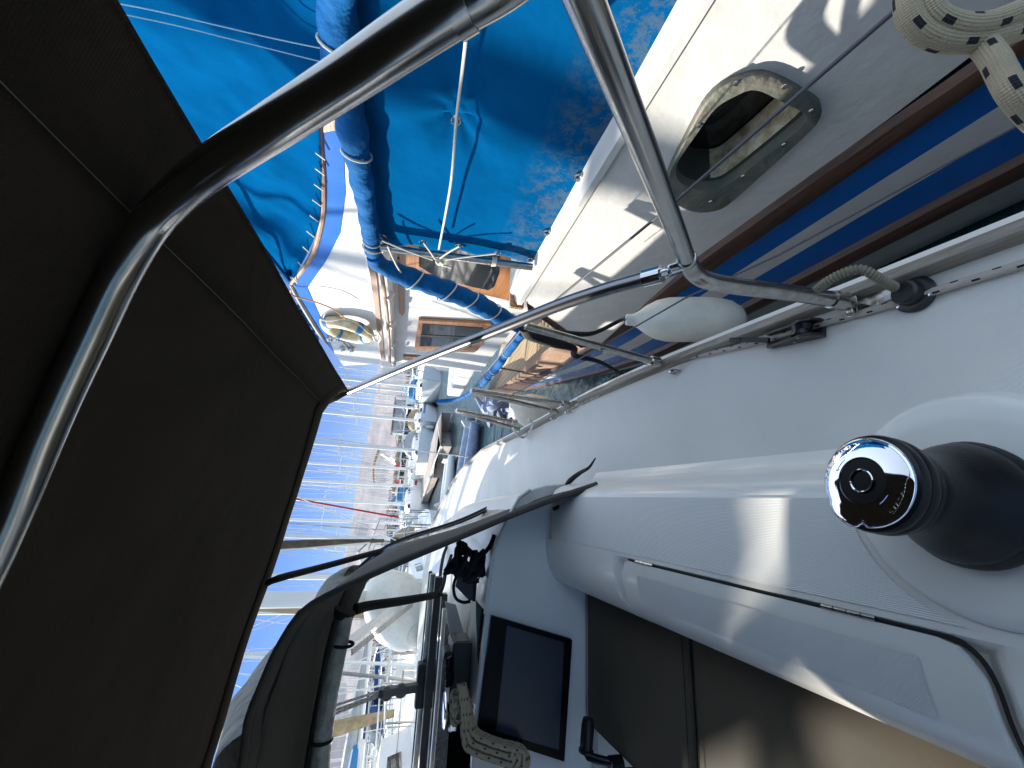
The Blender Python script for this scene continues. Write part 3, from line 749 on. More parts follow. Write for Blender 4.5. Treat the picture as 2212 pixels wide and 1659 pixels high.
# winch handle stowed by the bulkhead
hA, hB = Py(1271, 1552, 1.50), Py(1266, 1622, 1.50)
hdl = thing('winch_handle', 'black winch handle standing beside the dark cushion under the plotter', 'winch handle', hB)
MB().tube([hA, hA.lerp(hB, .2), hA.lerp(hB, .8), hB], [.017, .021, .021, .018], 16).make('grip', black, hdl)
MB().lathe([(.024, -.004), (.024, .004)], hB, (hB - hA), 20).make('collar', black, hdl)
e_ = Py(1330, 1650, 1.44); MB().tube([hB, Py(1272, 1634, 1.49), Py(1290, 1640, 1.47), e_], .013, 10).make('arm', blackm, hdl)
MB().lathe([(.022, -.02), (.022, .02)], e_, (0, 0, 1), 16).make('hub', blackm, hdl)
# line tails over the bulkhead
def zz(pts): return [(932.5 + a / 5.77, 1371 + b_ / 5.77) for a, b_ in pts]
base_l = [(400, 600), (440, 760), (480, 900), (500, 1040), (560, 1190), (720, 1280), (900, 1340), (1100, 1390), (1190, 1500), (1190, 1640), (1100, 1760)]
hal = thing('halyard_tails', 'bundle of cream ropes with black flecks draped over the bulkhead beside the plotter', 'ropes', Py(1100, 1600, 1.6))
random.seed(3)
for k in range(9):
    off = k * 46; pts = []
    for i, (a, b_) in enumerate(base_l):
        f = min(1, i / 4.0); fx, fy = (-.55, .8) if i < 8 else (-.75, -.25)
        pts.append((a + fx * off * (.35 + .45 * f) * .8, b_ + fy * off * f * .75))
    q = [Py(*p, 1.60 - .012 * (k % 3) - .02 * min(1, i / 5)) for i, p in enumerate(zz(pts))]
    MB().tube(q, .0085, 10, smooth=5).make('rope_strand', rope_w, hal)
kn = MB()
for k in range(7):
    c_ = Py(*zz([(310 + 18 * (k % 3), 800 + 38 * k)])[0], 1.6); kn.tube([c_ + V((.02 * math.cos(t + k), .012 * math.sin(2 * t), .016 * math.sin(t + k))) for t in [j * .7 for j in range(9)]], .0075, 8, closed=True, smooth=3)
kn.make('rope_knot', rope_w, hal)
bk = MB(); random.seed(5)
for k in range(7):
    c_ = Py(random.uniform(985, 1022), random.uniform(1200, 1228), 1.75)
    bk.tube([c_ + V((random.uniform(-.06, .06), random.uniform(-.03, .03), random.uniform(-.05, .05))) for _ in range(6)], .010, 8, closed=True, smooth=4)
tagp(bk.make('black_rope_tangle', blackc), 'tangle of black rope stuffed inside the sprayhood corner above the bulkhead', 'rope')
# loose webbing tails near the sprayhood foot
tl = MB().tube([Ps(1216, 1058, -.80), Ps(1232, 1038, -.78), Ps(1252, 1022, -.80), Ps(1272, 1010, -.80), Ps(1286, 990, -.84)], [.006, .011, .009, .006, .003], 6, smooth=5)
tagp(tl.make('loose_strap', blackc), 'black strap end curling on the side deck beside the sprayhood foot', 'strap')
tl = MB().tube([Py(1195, 1100, 1.55), Py(1222, 1090, 1.52), Py(1240, 1100, 1.50), Py(1245, 1115, 1.48)], [.008, .007, .005, .003], 6, smooth=5)
tagp(tl.make('loose_strap', blackc), 'black strap end dangling inboard below the sprayhood corner', 'strap')

# ================================================================== BIMINI
E0, E1 = Pz(240, 0, .22), Pz(750, 845, .22)
def edge_x(y): return E0.x + (E1.x - E0.x) * (y - E0.y) / (E1.y - E0.y)
XC = -1.1
def canz(x, y):
    hw = edge_x(y) - XC; u = min(1, abs((x - XC) / hw)); return .22 + .29 * (1 - u ** 2.4)
fr_px = [(750, 845), (715, 868), (696, 884), (683, 905), (675, 935), (655, 1005), (630, 1090), (600, 1190), (575, 1265), (545, 1350), (510, 1460), (480, 1560), (450, 1650)]
fe = [E1] + [Pf(*p, lambda q: q.z - canz(q.x, q.y)) for p in fr_px[1:]]
FE = sorted([(p.x, p.y) for p in fe]); FE = [(-2.55, FE[0][1] - .05), (-1.6, FE[0][1] + .04)] + FE
bim = thing('bimini', 'dark brown canvas bimini overhead on curved stainless tubes', 'bimini', (XC, .3, .3))
def can_pt(u, v):   # u 0..1 starboard->port, v 0..1 aft->fore
    x1 = edge_x(.6); x = lerp(x1, -2.55, u); yf = interp(FE, x) if u > 0 else E1.y
    y = lerp(-1.3, yf, v); hx = edge_x(y); xx = XC + (x - XC) * (hx - XC) / (x1 - XC)
    z = canz(xx, y) + .012 * math.sin(math.pi * v * 2) * math.sin(math.pi * u)
    return V((xx, y, z + nz((xx, y, 0), 3, .006)))
us = [0, .004, .01, .02, .035] + [.05 + .95 * i / 40 for i in range(41)]
rows = [[can_pt(u, v / 30) for u in us] for v in range(31)]
MB().grid(rows).make('canvas', brown_canvas, bim, solid=.003)
# hems: a doubled band along the side and the front
rows = [[can_pt(u, v / 30) + V((0, 0, -.004)) for u in (0.0, .008, .018, .028)] for v in range(31)]
MB().grid(rows).make('side_hem', brown_canvas, bim, solid=.002)
rows = [[can_pt(u, v) + V((0, .002, -.004)) for u in us] for v in (.965, .985, 1.0)]
MB().grid(rows).make('front_hem', brown_canvas, bim, solid=.003)
seamm = mat('seam_thread', (.16, .14, .11), .8)
MB().tube([can_pt(.0285, v / 40) + V((0, 0, -.0052)) for v in range(41)], .0006, 4).make('side_seam', seamm, bim)
MB().tube([can_pt(0.001, v / 40) + V((0.001, 0, -.002)) for v in range(41)], .004, 6).make('piping', brown_canvas, bim)
# corner pocket
MB().tube([Pd(750, 845, depth(E1)), Pd(722, 853, depth(E1) * .98), Pd(690, 872, depth(E1) * .97)], [.012, .022, .016], 8, smooth=4).make('corner_pocket', brown_canvas, bim)
# hoop, leg, strut
hoop = [Pd(1330, -260, .20), Pd(1120, -75, .215), Pd(985, 12, .235), Pd(735, 180, .28), Pd(560, 292, .335), Pd(455, 358, .375), Pd(385, 415, .41), Pd(318, 492, .44), Pd(262, 590, .46), Pd(200, 720, .475), Pd(120, 890, .49), Pd(20, 1125, .505), Pd(-140, 1500, .54), Pd(-300, 2000, .62)]
HP = [(1330, -260, .205), (1120, -75, .215), (985, 12, .228), (860, 95, .245), (735, 180, .268), (600, 267, .30), (500, 332, .328), (430, 382, .35), (370, 435, .368), (318, 495, .382), (262, 590, .396), (200, 720, .410), (120, 890, .425), (20, 1125, .445), (-140, 1500, .48), (-300, 2000, .54)]
hoop = [Pd(*p) for p in HP]
hd_ = [h[2] for h in HP]
for i in range(7, 14): hd_[i] = min(hd_[i], depth(Pf(HP[i][0], HP[i][1], lambda q: q.z - canz(q.x, q.y))) - .018)
for _ in range(3):
    hd_ = [min(hd_[i], min(hd_[j] + .022 * abs(i - j) for j in range(4, 15))) if 4 <= i < 15 else hd_[i] for i in range(16)]
    hd_ = [min(hd_[i], (hd_[i - 1] + hd_[i + 1]) / 2 + .002) if 5 <= i < 14 else hd_[i] for i in range(16)]
hoop = [Pd(h[0], h[1], d_) for h, d_ in zip(HP, hd_)]
MB().tube(hoop, .0145, 24, smooth=8).make('hoop', steel, bim)
MB().tube([Pd(1010, -4, .2255), Pd(985, 12, .228), Pd(975, 19, .2292)], .0158, 24).make('sleeve', steel, bim)
LA, LB = Pd(1262, 0, .305), Pd(1488, 572, .72)
MB().tube([LA + (LA - LB) * .35, LA, LA.lerp(LB, .33) + V((.003, 0, 0)), LA.lerp(LB, .66) + V((.003, 0, 0)), LB], .0142, 24, smooth=6).make('leg', steel, bim)
MB().lathe([(.0155, -.004), (.0165, -.002), (.0165, .006), (.0155, .008)], LB - (LB - LA).normalized() * .02, LA - LB, 20).make('collar', steel, bim)
el_ = [LB - (LB - LA).normalized() * .015, Pd(1500, 590, .735), Pd(1528, 606, .745), Pd(1590, 618, .765), Pd(1700, 632, .80), Pd(1815, 649, .825)]
MB().tube(el_, .0155, 20, smooth=8).make('elbow_foot', steel_d, bim)
MB().tube([Pd(1795, 646, .82), Pd(1838, 653, .83)], .018, 18).make('foot_socket', steel_d, bim)
SA, SB = E1 + V((0, .0, -.005)), Pd(1430, 592, .70)
mid = [SA, Pd(900, 782, 1.18), Pd(1060, 718, .965), Pd(1200, 662, .84), Pd(1300, 628, .775), Pd(1370, 608, .735), SB]
MB().tube(mid, .0125, 20, smooth=6).make('strut', steel_s, bim)
MB().tube([Pd(1392, 602, .722), SB], .0155, 20).make('strut_sleeve', chrome, bim)
MB().bar(Pd(1438, 588, .705), Pd(1480, 574, .718), .022, .017).make('jaw_fitting', chrome, bim, bevel=.003)
MB().tube([Pd(1424, 592, .70), Pd(1446, 585, .706)], .006, 12).make('jaw_tongue', chrome, bim)
def mx_(p): return V((2 * XC - p.x, p.y, p.z))
MB().tube([mx_(p) for p in [LA + (LA - LB) * .35, LA, LA.lerp(LB, .33), LA.lerp(LB, .66), LB]], .0142, 12, smooth=4).make('leg', steel, bim)
MB().tube([mx_(p) for p in mid], .0125, 12, smooth=4).make('strut', steel, bim)
MB().tube([mx_(p) for p in el_], .0155, 12, smooth=4).make('elbow_foot', steel_d, bim)
MB().tube([mx_(p) for p in hoop[:6]], .0145, 12, smooth=4).make('hoop', steel, bim)
# strap down to the sprayhood
s0 = Pf(574, 1264, lambda q: q.z - canz(q.x, q.y)); pts_ = [s0, Py(600, 1250, 1.78), Py(702, 1223, 1.95), Py(869, 1178, 2.25), Py(1002, 1146, 2.5)]
tagp(MB().tube(pts_, [.008, .013, .013, .012, .010], 8, smooth=5).make('black_tie_rod', blackc), 'long black padded strap stretched from the bimini edge down to the sprayhood', 'strap')

# ================================================================== SPRAYHOOD
hood = thing('sprayhood', 'grey brown canvas sprayhood with clear windows over the companionway', 'sprayhood', (-1, 2.2, -.4))
def mirror(l): return l + [V((-2 - p.x, p.y, p.z)) for p in reversed(l[:-1])]
Apx = [(1290, 1047), (1200, 1077), (1106, 1113), (1000, 1158), (880, 1208), (765, 1259), (682, 1300), (642, 1333), (595, 1410), (568, 1473), (535, 1556), (522, 1659)]
Ah = resample(catm([Py(*p, y_) for p, y_ in zip(Apx, [1.33, 1.44, 1.53, 1.58] + [1.6] * 8)] + [V((-1.0, 1.6, .375))], 6), 41)
Bh = resample(catm([V(p) for p in [(.06, 2.2, -.70), (.01, 2.2, -.53), (-.10, 2.2, -.30), (-.20, 2.2, -.02), (-.29, 2.15, .12), (-.40, 2.08, .19), (-.62, 2.0, .22), (-1.0, 1.97, .23)]], 6), 41)
Ch = resample(catm([V(p) for p in [(.01, 3.0, -.66), (-.12, 3.05, -.50), (-.28, 2.95, -.34), (-.40, 2.75, -.285), (-.55, 2.62, -.275), (-.75, 2.56, -.265), (-1.0, 2.52, -.26)]], 6), 41)
A2 = mirror(Ah); B2_ = mirror(Bh); C2_ = mirror(Ch); NA = len(A2)
def hood_strip(P, Q, i0, i1, a, b_, n=6, sag=.0):
    rows = []
    for i in range(i0, i1 + 1):
        r_ = []
        for k in range(n + 1):
            t = lerp(a, b_, k / n); p = P[i].lerp(Q[i], t); s_ = math.sin(math.pi * t)
            p = p + V((0, 0, -sag * s_)) + V((nz(p, 5, .006), nz(p * 1.3, 5, .006), nz(p, 6, .008))) * (1 if 0 < t < 1 else 0); r_.append(p)
        rows.append(r_)
    return MB().grid(rows)
KR = 23
def var_strip(P, Q, i0, i1, fa, fb, n):
    rows = []
    for i in range(i0, i1 + 1):
        a, b_ = fa(i), fb(i); rows.append([P[i].lerp(Q[i], lerp(a, b_, k / n)) + V((nz(P[i] + V((k, 0, 0)), 7, .004),) * 3) for k in range(n + 1)])
    return MB().grid(rows)
def bandw(i):
    i = min(i, NA - 1 - i); return interp([(0, .08), (6, .35), (14, .62), (22, .8), (30, .45), (40, .25)], i)
var_strip(A2, B2_, 0, NA - 1, lambda i: 0, bandw, 4).make('aft_band', hood_canvas, hood, solid=.004)
hood_strip(A2, B2_, KR, NA - 1 - KR, .17, 1, 8, .012).make('roof', hood_canvas, hood, solid=.003)
for s_ in (0, 1):
    f = (lambda i: i) if not s_ else (lambda i: NA - 1 - i)
    a_, b_ = (0, KR) if not s_ else (NA - 1 - KR, NA - 1)
    var_strip(A2, B2_, a_, b_, bandw, lambda i: .93, 6).make('side_window', vinyl_side, hood)
    hood_strip(A2, B2_, a_, b_, .93, 1.0, 2).make('window_binding', hood_canvas, hood, solid=.004)
    a_, b_ = (0, KR - 2) if not s_ else (NA + 1 - KR, NA - 1)
    hood_strip(B2_, C2_, a_, b_, .05, .94, 6).make('corner_window', vinyl, hood)
hood_strip(B2_, C2_, KR - 1, NA - KR, .14, .95, 6).make('front_window', vinyl, hood)
hood_strip(B2_, C2_, KR - 1, NA - KR, 0, .14, 2).make('window_header', hood_canvas, hood, solid=.004)
MB().tube([p + V((0, 0, 0)) for p in A2], .011, 8).make('aft_bow', hood_canvas, hood)
MB().tube([B2_[i] for i in range(NA)], .012, 8).make('mid_bow', blackc, hood)
MB().tube([C2_[i] for i in range(NA)], .010, 8).make('foot_rope', blackc, hood)
MB().tube([Py(768, 1316, 2.06), Py(800, 1308, 2.1), Py(870, 1298, 2.18), Py(949, 1284, 2.26)], [.024, .021, .020, .016], 8, smooth=4).make('window_post', blackc, hood)
MB().tube([Py(949, 1284, 2.26), Py(958, 1262, 2.2), Py(963, 1235, 2.12), Py(975, 1200, 2.0)], [.012, .009, .008, .007], 8, smooth=4).make('window_edge_binding', blackc, hood)
rl = [Py(748, 1330, 1.93), Py(735, 1390, 1.93), Py(722, 1450, 1.93), Py(708, 1520, 1.93), Py(697, 1600, 1.93), Py(690, 1680, 1.93), Py(686, 1800, 1.93)]
roll = MB().tube(rl, [.026, .03, .031, .032, .033, .033, .033], 14, smooth=6).make('rolled_window_cover', vinyl_grey, hood)
for px, py in ((742, 1392), (694, 1598)):
    c_ = Py(px, py, 1.93); MB().tube([c_ + V((0, .036 * math.cos(t), .036 * math.sin(t))) for t in [j * math.pi / 8 for j in range(16)]], .006, 6, closed=True).make('strap_loop', blackc, hood)
hd = MB().tube([Py(746, 1318, 1.94), Py(738, 1336, 1.94)], [.045, .034], 12); hd.make('roll_end', blackc, hood)

# ================================================================== SAIL BAG AND BOOM
bx = -.9; ZB = .30
bag = thing('sail_bag', 'grey canvas sail bag lying along the boom above the sprayhood', 'sail bag', (bx, 3.5, .4))
tp = [(745, 1220), (702, 1232), (675, 1275), (649, 1319), (615, 1346), (578, 1376), (545, 1415), (512, 1452), (495, 1496), (474, 1570)]
T_ = [Px(*p, lerp(-.62, bx, min(1, i / 4))) for i, p in enumerate(tp)]; T_ = [p for p in T_ if 1.95 < p.y < 5.0]
T_ = resample(catm(T_, 4), 30)
rows = []
for i, p in enumerate(T_):
    f = .5 + .5 * i / 29; zb = min(ZB, p.z - .12); r_ = []
    for k in range(13):
        t = k / 12; a = math.pi * t; hh = p.z - zb
        r_.append(V((p.x - .14 + .14 * math.cos(math.pi * (1 - t)) * -1 * (1 if 0 < t < 1 else 1), p.y, zb + hh * math.sin(a) ** .6)) + V((nz(p + V((0, 0, t)), 6, .012), 0, nz(p + V((t, 0, 0)), 4, .01))))
    rows.append(r_)
MB().grid(rows).make('bag_canvas', bag_canvas, bag, solid=.003)
MB().tube([V((bx - .14, 2.0, ZB + .08)), V((bx - .14, 4.8, ZB + .08))], .06, 16).make('boom', alu, bag)
MB().tube([Py(872, 1298, 4.6), Py(742, 1396, 3.3)], .032, 12).make('boom_vang', alu, bag)
vr = MB()
for k in range(3): vr.tube([Py(905, 1290 + 4 * k, 4.6), Py(760, 1404 + 5 * k, 3.3)], .006, 6)
vr.make('vang_line', rope_s, bag)
ms = MB()
for dx in (-.02, .0, .03):
    ms.tube([Py(840, 1492, 2.5) + V((dx * .4, 0, 0)), V((bx - .14 + dx, 2.45, .40))], .006, 8)
tagp(ms.make('mainsheet', rope_s), 'mainsheet ropes rising from the black traveller car to the boom', 'rope')

# ================================================================== NEIGHBOUR: big blue and white motor sailer
XH = [(-1.5, 1.0), (1.3, 1.0), (2.4, 1.05), (3.3, 1.2), (5, 1.55), (7, 1.98), (9, 2.38), (10.4, 2.62)]
def xh(y): return interp(XH, y)
def Ph(px, py): return Pf(px, py, lambda q: q.x - xh(q.y))
nb = thing('motor_sailer', 'big old motor sailer with blue striped white topsides lying alongside', 'motor sailer', (2.6, 3, -2))
rubt = sorted([(p.y, p.z) for p in [Ph(*q) for q in [(2212, 60), (1900, 270), (1500, 560), (1238, 765), (1124, 840), (1080, 868), (1021, 883), (991, 883)]]])
rubt = [(-1.5, -1.16)] + [(y, z) for y, z in rubt if y < 10.2]
bult = sorted([(p.y, p.z) for p in [Ph(*q) for q in [(1218, 740), (1150, 790), (1089, 838), (1050, 859), (991, 873)]]])
def zrub(y): return interp(rubt, y)
def zbul(y): return max(interp(bult, y), zrub(y) + .05)
yl = [-1.5 + .25 * i for i in range(48)]; yl = [y for y in yl if y < 10.4] + [10.4]
def zb(y, d): return -1.12 - d + .45 * (zrub(y) + 1.12)
def band(name, f0, f1, m, proud=0.0, y0=-9, rnd=False):
    rr = []
    for y in yl:
        if y < y0: continue
        a, b_ = f0(y), f1(y); x = xh(y) + 0
        if proud: r_ = [V((x, y, a)), V((x - proud * .8, y, a - .008)), V((x - proud, y, (a + b_) / 2)), V((x - proud * .8, y, b_ + .008)), V((x, y, b_))]
        else: r_ = [V((x, y, lerp(a, b_, k / 3))) for k in range(4)]
        rr.append(r_)
    return MB().grid(rr).make(name, m, nb)
band('rubbing_strake', lambda y: zrub(y), lambda y: zb(y, .078), mahog, .03)
band('blue_stripe', lambda y: zb(y, .078), lambda y: zb(y, .205), blue_p)
band('white_stripe', lambda y: zb(y, .205), lambda y: zb(y, .315), white)
band('blue_stripe', lambda y: zb(y, .315), lambda y: zb(y, .45), blue_p)
band('rubbing_strake', lambda y: zb(y, .45), lambda y: zb(y, .54), mahog, .03)
rr = [[V((xh(y) + .35 * k / 5 * k / 5, y, lerp(zb(y, .54), -2.3, k / 5))) for k in range(6)] for y in yl]
MB().grid(rr).make('lower_topsides', greyhull, nb)
rr = [[V((2 * 2.62 - xh(y), y, zbul(y))), V((2 * 2.62 - xh(y), y, -2.3))] for y in yl]
MB().grid(rr).make('starboard_topsides', white, nb)
# bulwark and deck
rr = [[V((xh(y), y, zrub(y))), V((xh(y) - .004, y, zbul(y))), V((xh(y) + .05, y, zbul(y) + .004)), V((xh(y) + .055, y, zrub(y) - .02))] for y in yl if y >= 1.9]
MB().grid(rr).make('bulwark', faded_teak, nb)
rr = [[V((5.24 - xh(y), y, zrub(y))), V((5.24 - xh(y), y, zbul(y))), V((5.19 - xh(y), y, zbul(y) + .03)), V((5.185 - xh(y), y, zrub(y) - .02))] for y in yl if y >= 1.9]
MB().grid(rr).make('bulwark', white, nb)
rr = [[V((lerp(xh(y) + .05, 5.19 - xh(y), k / 8), y, zrub(y) - .02)) for k in range(9)] for y in yl]
MB().grid(rr).make('teak_side_deck', teakdeck, nb)
# raised white quarter with porthole hole
from mathutils.geometry import tessellate_polygon
def ploop(pxs, x, n):
    p = [Px(a, b_, x) for a, b_ in pxs]; q = p[-1:] + p + p[:2]
    cc = catm(q, 6)[6:-6]; return resample(cc, n + 1)[:-1]
po_o = [(1601, 157), (1640, 149), (1681, 160), (1730, 186), (1766, 210), (1772, 232), (1752, 268), (1664, 350), (1578, 428), (1545, 446), (1502, 449), (1462, 432), (1442, 402), (1442, 365), (1478, 290), (1520, 212), (1560, 173)]
po_i = [(1590, 197), (1618, 186), (1645, 191), (1690, 214), (1726, 232), (1737, 244), (1728, 260), (1650, 325), (1570, 386), (1540, 396), (1505, 396), (1474, 383), (1462, 362), (1468, 335), (1505, 280), (1545, 225)]
lo_, li_ = ploop(po_o, 1.0, 60), ploop(po_i, 1.0, 60)
outer = [V((1.0, -1.5, -.50)), V((1.0, 1.88, -.50)), V((1.0, 1.93, -.56)), V((1.0, 2.35, zrub(2.35))), V((1.0, 1.3, zrub(1.3))), V((1.0, .6, zrub(.6))), V((1.0, -1.5, zrub(-1.4)))]
tri = tessellate_polygon([outer, lo_]); pts = outer + lo_
q_ = MB().add(pts, [tuple(t) for t in tri]); q_.make('raised_topsides', hullwhite, nb, smooth=False)
MB().prism([V((1.003, 1.925, -.56)), V((1.003, 2.34, -1.04)), V((1.003, 2.31, -1.05)), V((1.003, 1.90, -.58))], (.9, 0, 0)).make('quarter_bulkhead', hullwhite, nb, smooth=False)
MB().prism([V((1.0, 1.90, -.52)), V((.985, 1.94, -.54)), V((.985, 2.37, -1.03)), V((1.0, 2.34, -1.06))], (.03, .01, 0)).make('quarter_trim', mahog, nb, smooth=False)
cpm = MB()
cpm.grid([[V((1.0, y, -.50)), V((.985, y, -.498)), V((.983, y, -.475)), V((1.0, y, -.463)), V((1.03, y, -.455)), V((1.05, y, -.43)), V((1.3, y, -.43))] for y in (-1.5, 0, 1, 1.91)])
cpm.make('capping', hullwhite, nb)
MB().box((1.03, 1.93, -.475), (.11, .03, .075)).make('capping_end', varnish, nb, bevel=.006)
ph = MB(); xo = .982
F = [[V((1.0, p.y, p.z)) for p in lo_], [V((xo, p.y, p.z)) for p in lo_]]
cen = sum(lo_, V()) / 60
ins = [V((xo - .004, lerp(p.y, cen.y, .03), lerp(p.z, cen.z, .03))) for p in lo_]
in0 = [V((xo - .002, lerp(p.y, cen.y, -.03), lerp(p.z, cen.z, -.03))) for p in li_]; in1 = [V((1.01, p.y, p.z)) for p in li_]
ph.grid([F[0], F[1], ins, in0, in1], closed=True)
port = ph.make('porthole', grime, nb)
in2 = [V((1.13, lerp(p.y, cen.y, .10), lerp(p.z, cen.z, .10))) for p in li_]
MB().grid([in1, in2], closed=True).make('porthole_recess', mat('shaded_recess_wall', (.03, .04, .035), .7), port)  # shade of the recess painted in as dark walls
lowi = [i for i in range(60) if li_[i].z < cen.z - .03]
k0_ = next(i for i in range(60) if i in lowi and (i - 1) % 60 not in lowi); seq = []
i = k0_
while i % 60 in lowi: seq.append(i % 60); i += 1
MB().grid([[in1[i] + V((.01, 0, .004)), in2[i] + V((-.01, 0, .004))] for i in seq]).make('lit_stained_sill', grime_in, port)  # sunlit ledge kept pale against the painted-dark walls
MB().prism([V((1.125, lerp(p.y, cen.y, .05), lerp(p.z, cen.z, .05))) for p in li_], (.01, 0, 0)).make('porthole_glass', dark_glass, port, smooth=False)
for px, py in ((1590, 180), (1695, 187), (1753, 240), (1694, 313), (1606, 381), (1510, 272), (1536, 436), (1477, 418)):
    c_ = Px(px, py, .978); MB().lathe([(.007, 0), (.006, .002), (0, .003)], c_, (-1, 0, 0), 12).make('screw', steel, port)
# wheelhouse
WX = 1.75
wall = [V((WX, 1.95, .30)), V((WX, 1.95, -1.0)), V((WX, 5.55, -.90)), V((WX, 5.55, .30))]
MB().prism(wall, (.04, 0, 0)).make('wheelhouse_side', white, nb, smooth=False)
MB().prism([V((WX + .04, 5.5, .3)), V((3.5, 5.75, .3)), V((3.5, 5.75, -.9)), V((WX + .04, 5.5, -.9))], (0, -.04, 0)).make('wheelhouse_front', white, nb, smooth=False)
MB().prism([V((WX + .04, 1.96, .3)), V((3.5, 1.96, .3)), V((3.5, 1.96, -1)), V((WX + .04, 1.96, -1))], (0, .04, 0)).make('wheelhouse_aft', white, nb, smooth=False)
MB().box((2.62, 6.8, -.80), (1.3, 2.6, .28)).make('forward_cabin', white, nb, smooth=False, bevel=.05)
MB().box((2.62, 3.55, .335), (2.04, 4.1, .17)).make('wheelhouse_roof', white, nb, smooth=False, bevel=.01)
def onx(pxs, x, th, name, m, parent=nb, bevel=0.0):
    return MB().prism([Px(a, b_, x) for a, b_ in pxs], (th, 0, 0)).make(name, m, parent, smooth=False, bevel=bevel)
def strip(xa, pts0, pts1, th, name, m, parent=nb): return onx(pts0 + list(reversed(pts1)), xa, th, name, m, parent)
strip(1.585, [(725, 250), (765, 420), (801, 603), (823, 777)], [(739, 250), (779, 420), (814, 603), (831, 780)], .02, 'teak_band', faded_teak)
hr = [Px(*p, 1.55) for p in [(772, 340), (800, 470), (826, 603), (838, 700), (842, 782)]]
hrail = MB().tube(hr, .016, 10, smooth=4).make('handrail', faded_teak, nb)
for px, py in ((823, 545), (837, 635), (842, 697), (845, 741), (846, 778)):
    a = Px(px + 5, py, 1.6); MB().bar(a + V((-.06, 0, .01)), a + V((.01, 0, -.03)), .05, .03).make('handrail_bracket', white, nb, bevel=.008)
onx([(858, 560), (871, 560), (874, 676), (869, 683), (862, 676)], WX - .02, .02, 'wood_batten', varnish)
w1 = onx([(850, 500), (1175, 520), (1160, 590), (1112, 652), (1020, 632), (938, 603), (868, 582)], WX - .035, .035, 'cabin_window', varnish, bevel=.004)
onx([(905, 520), (1080, 540), (1078, 590), (1067, 620), (1055, 627), (1020, 620), (940, 597), (905, 575)], WX - .04, .004, 'pane', dark_glass, w1)
w2p = [(904, 692), (1060, 700), (1066, 704), (1062, 713), (1032, 757), (1024, 762), (900, 757), (895, 752)]
w2 = onx(w2p, WX - .035, .035, 'cabin_window', varnish, bevel=.004)
onx([(913, 700), (1045, 709), (1018, 750), (906, 748)], WX - .04, .004, 'pane', dark_glass, w2)
onx([(908, 723), (1036, 730), (1034, 734), (908, 727)], WX - .045, .004, 'glazing_bar', black, w2)
w3 = onx([(871, 770), (905, 772), (925, 780), (905, 783), (872, 777)], WX - .03, .03, 'front_window_edge', varnish)
# upper steering position: white side with blue painted edge
up_out = [(700, 200), (690, 290), (697, 400), (694, 480), (672, 555), (632, 612), (650, 650), (690, 715), (722, 762), (742, 790), (836, 785), (795, 500), (745, 250)]
onx(up_out, 1.61, .04, 'flybridge_side', white)
strip(1.604, [(700, 200), (690, 290), (697, 400), (694, 480), (672, 555), (632, 612), (672, 690), (722, 764)],
      [(748, 200), (742, 325), (746, 420), (735, 505), (703, 566), (664, 622), (694, 690), (722, 764)], .01, 'blue_painted_edge', blue_p)
rim = [Px(*p, 1.60) for p in [(694, 250), (688, 290), (697, 400), (694, 480), (672, 555), (630, 612)]]
MB().tube(rim, .018, 8, smooth=5).make('wooden_rim', faded_teak, nb)
MB().tube([Px(*p, 1.62) for p in [(628, 612), (650, 650), (690, 715), (728, 768)]], [.02, .03, .035, .004], 8, smooth=4).make('dark_tapered_rail', black, nb)
onx([(690, 262), (738, 250), (742, 278), (692, 288)], 1.60, .02, 'wood_panel', varnish)
# neighbour's mizzen/aft fittings along the side deck
for (a, b_) in (((1071, 793), (1151, 807)), ((1076, 838), (1120, 848))):
    p0, p1 = Ph(*a), Ph(*b_); MB().tube([p0, p1], .012, 8).make('stanchion', steel_d, nb)
# bow coil, ring
def small_coil(name, c, r, m, label, cat, n=3, tr=.012, nrm=(0, 1, 0)):
    mb = MB(); nn = V(nrm).normalized(); a = V((0, 0, 1)) if abs(nn.z) < .9 else V((1, 0, 0)); u = nn.cross(a).normalized(); w_ = nn.cross(u)
    pts = []
    for i in range(n * 14): 
        t = i * 2 * math.pi / 14; rr_ = r * (1 + .14 * math.sin(i * .37)); pts.append(c + u * rr_ * math.cos(t) + w_ * rr_ * math.sin(t) + nn * tr * .9 * (i / 14))
    mb.tube(pts, tr, 6); return tagp(mb.make(name, m), label, cat)
small_coil('rope_coil', Ph(1113, 826), .05, blackc, 'black rope coil lashed to the bulwark of the blue striped motor sailer', 'rope', nrm=(1, -.4, 0))
small_coil('rope_coil', Px(992, 811, 2.2), .07, cord, 'cream rope coil hanging on the white bow bulwark of the motor sailer', 'rope', tr=.02, nrm=(.3, 1, 0))

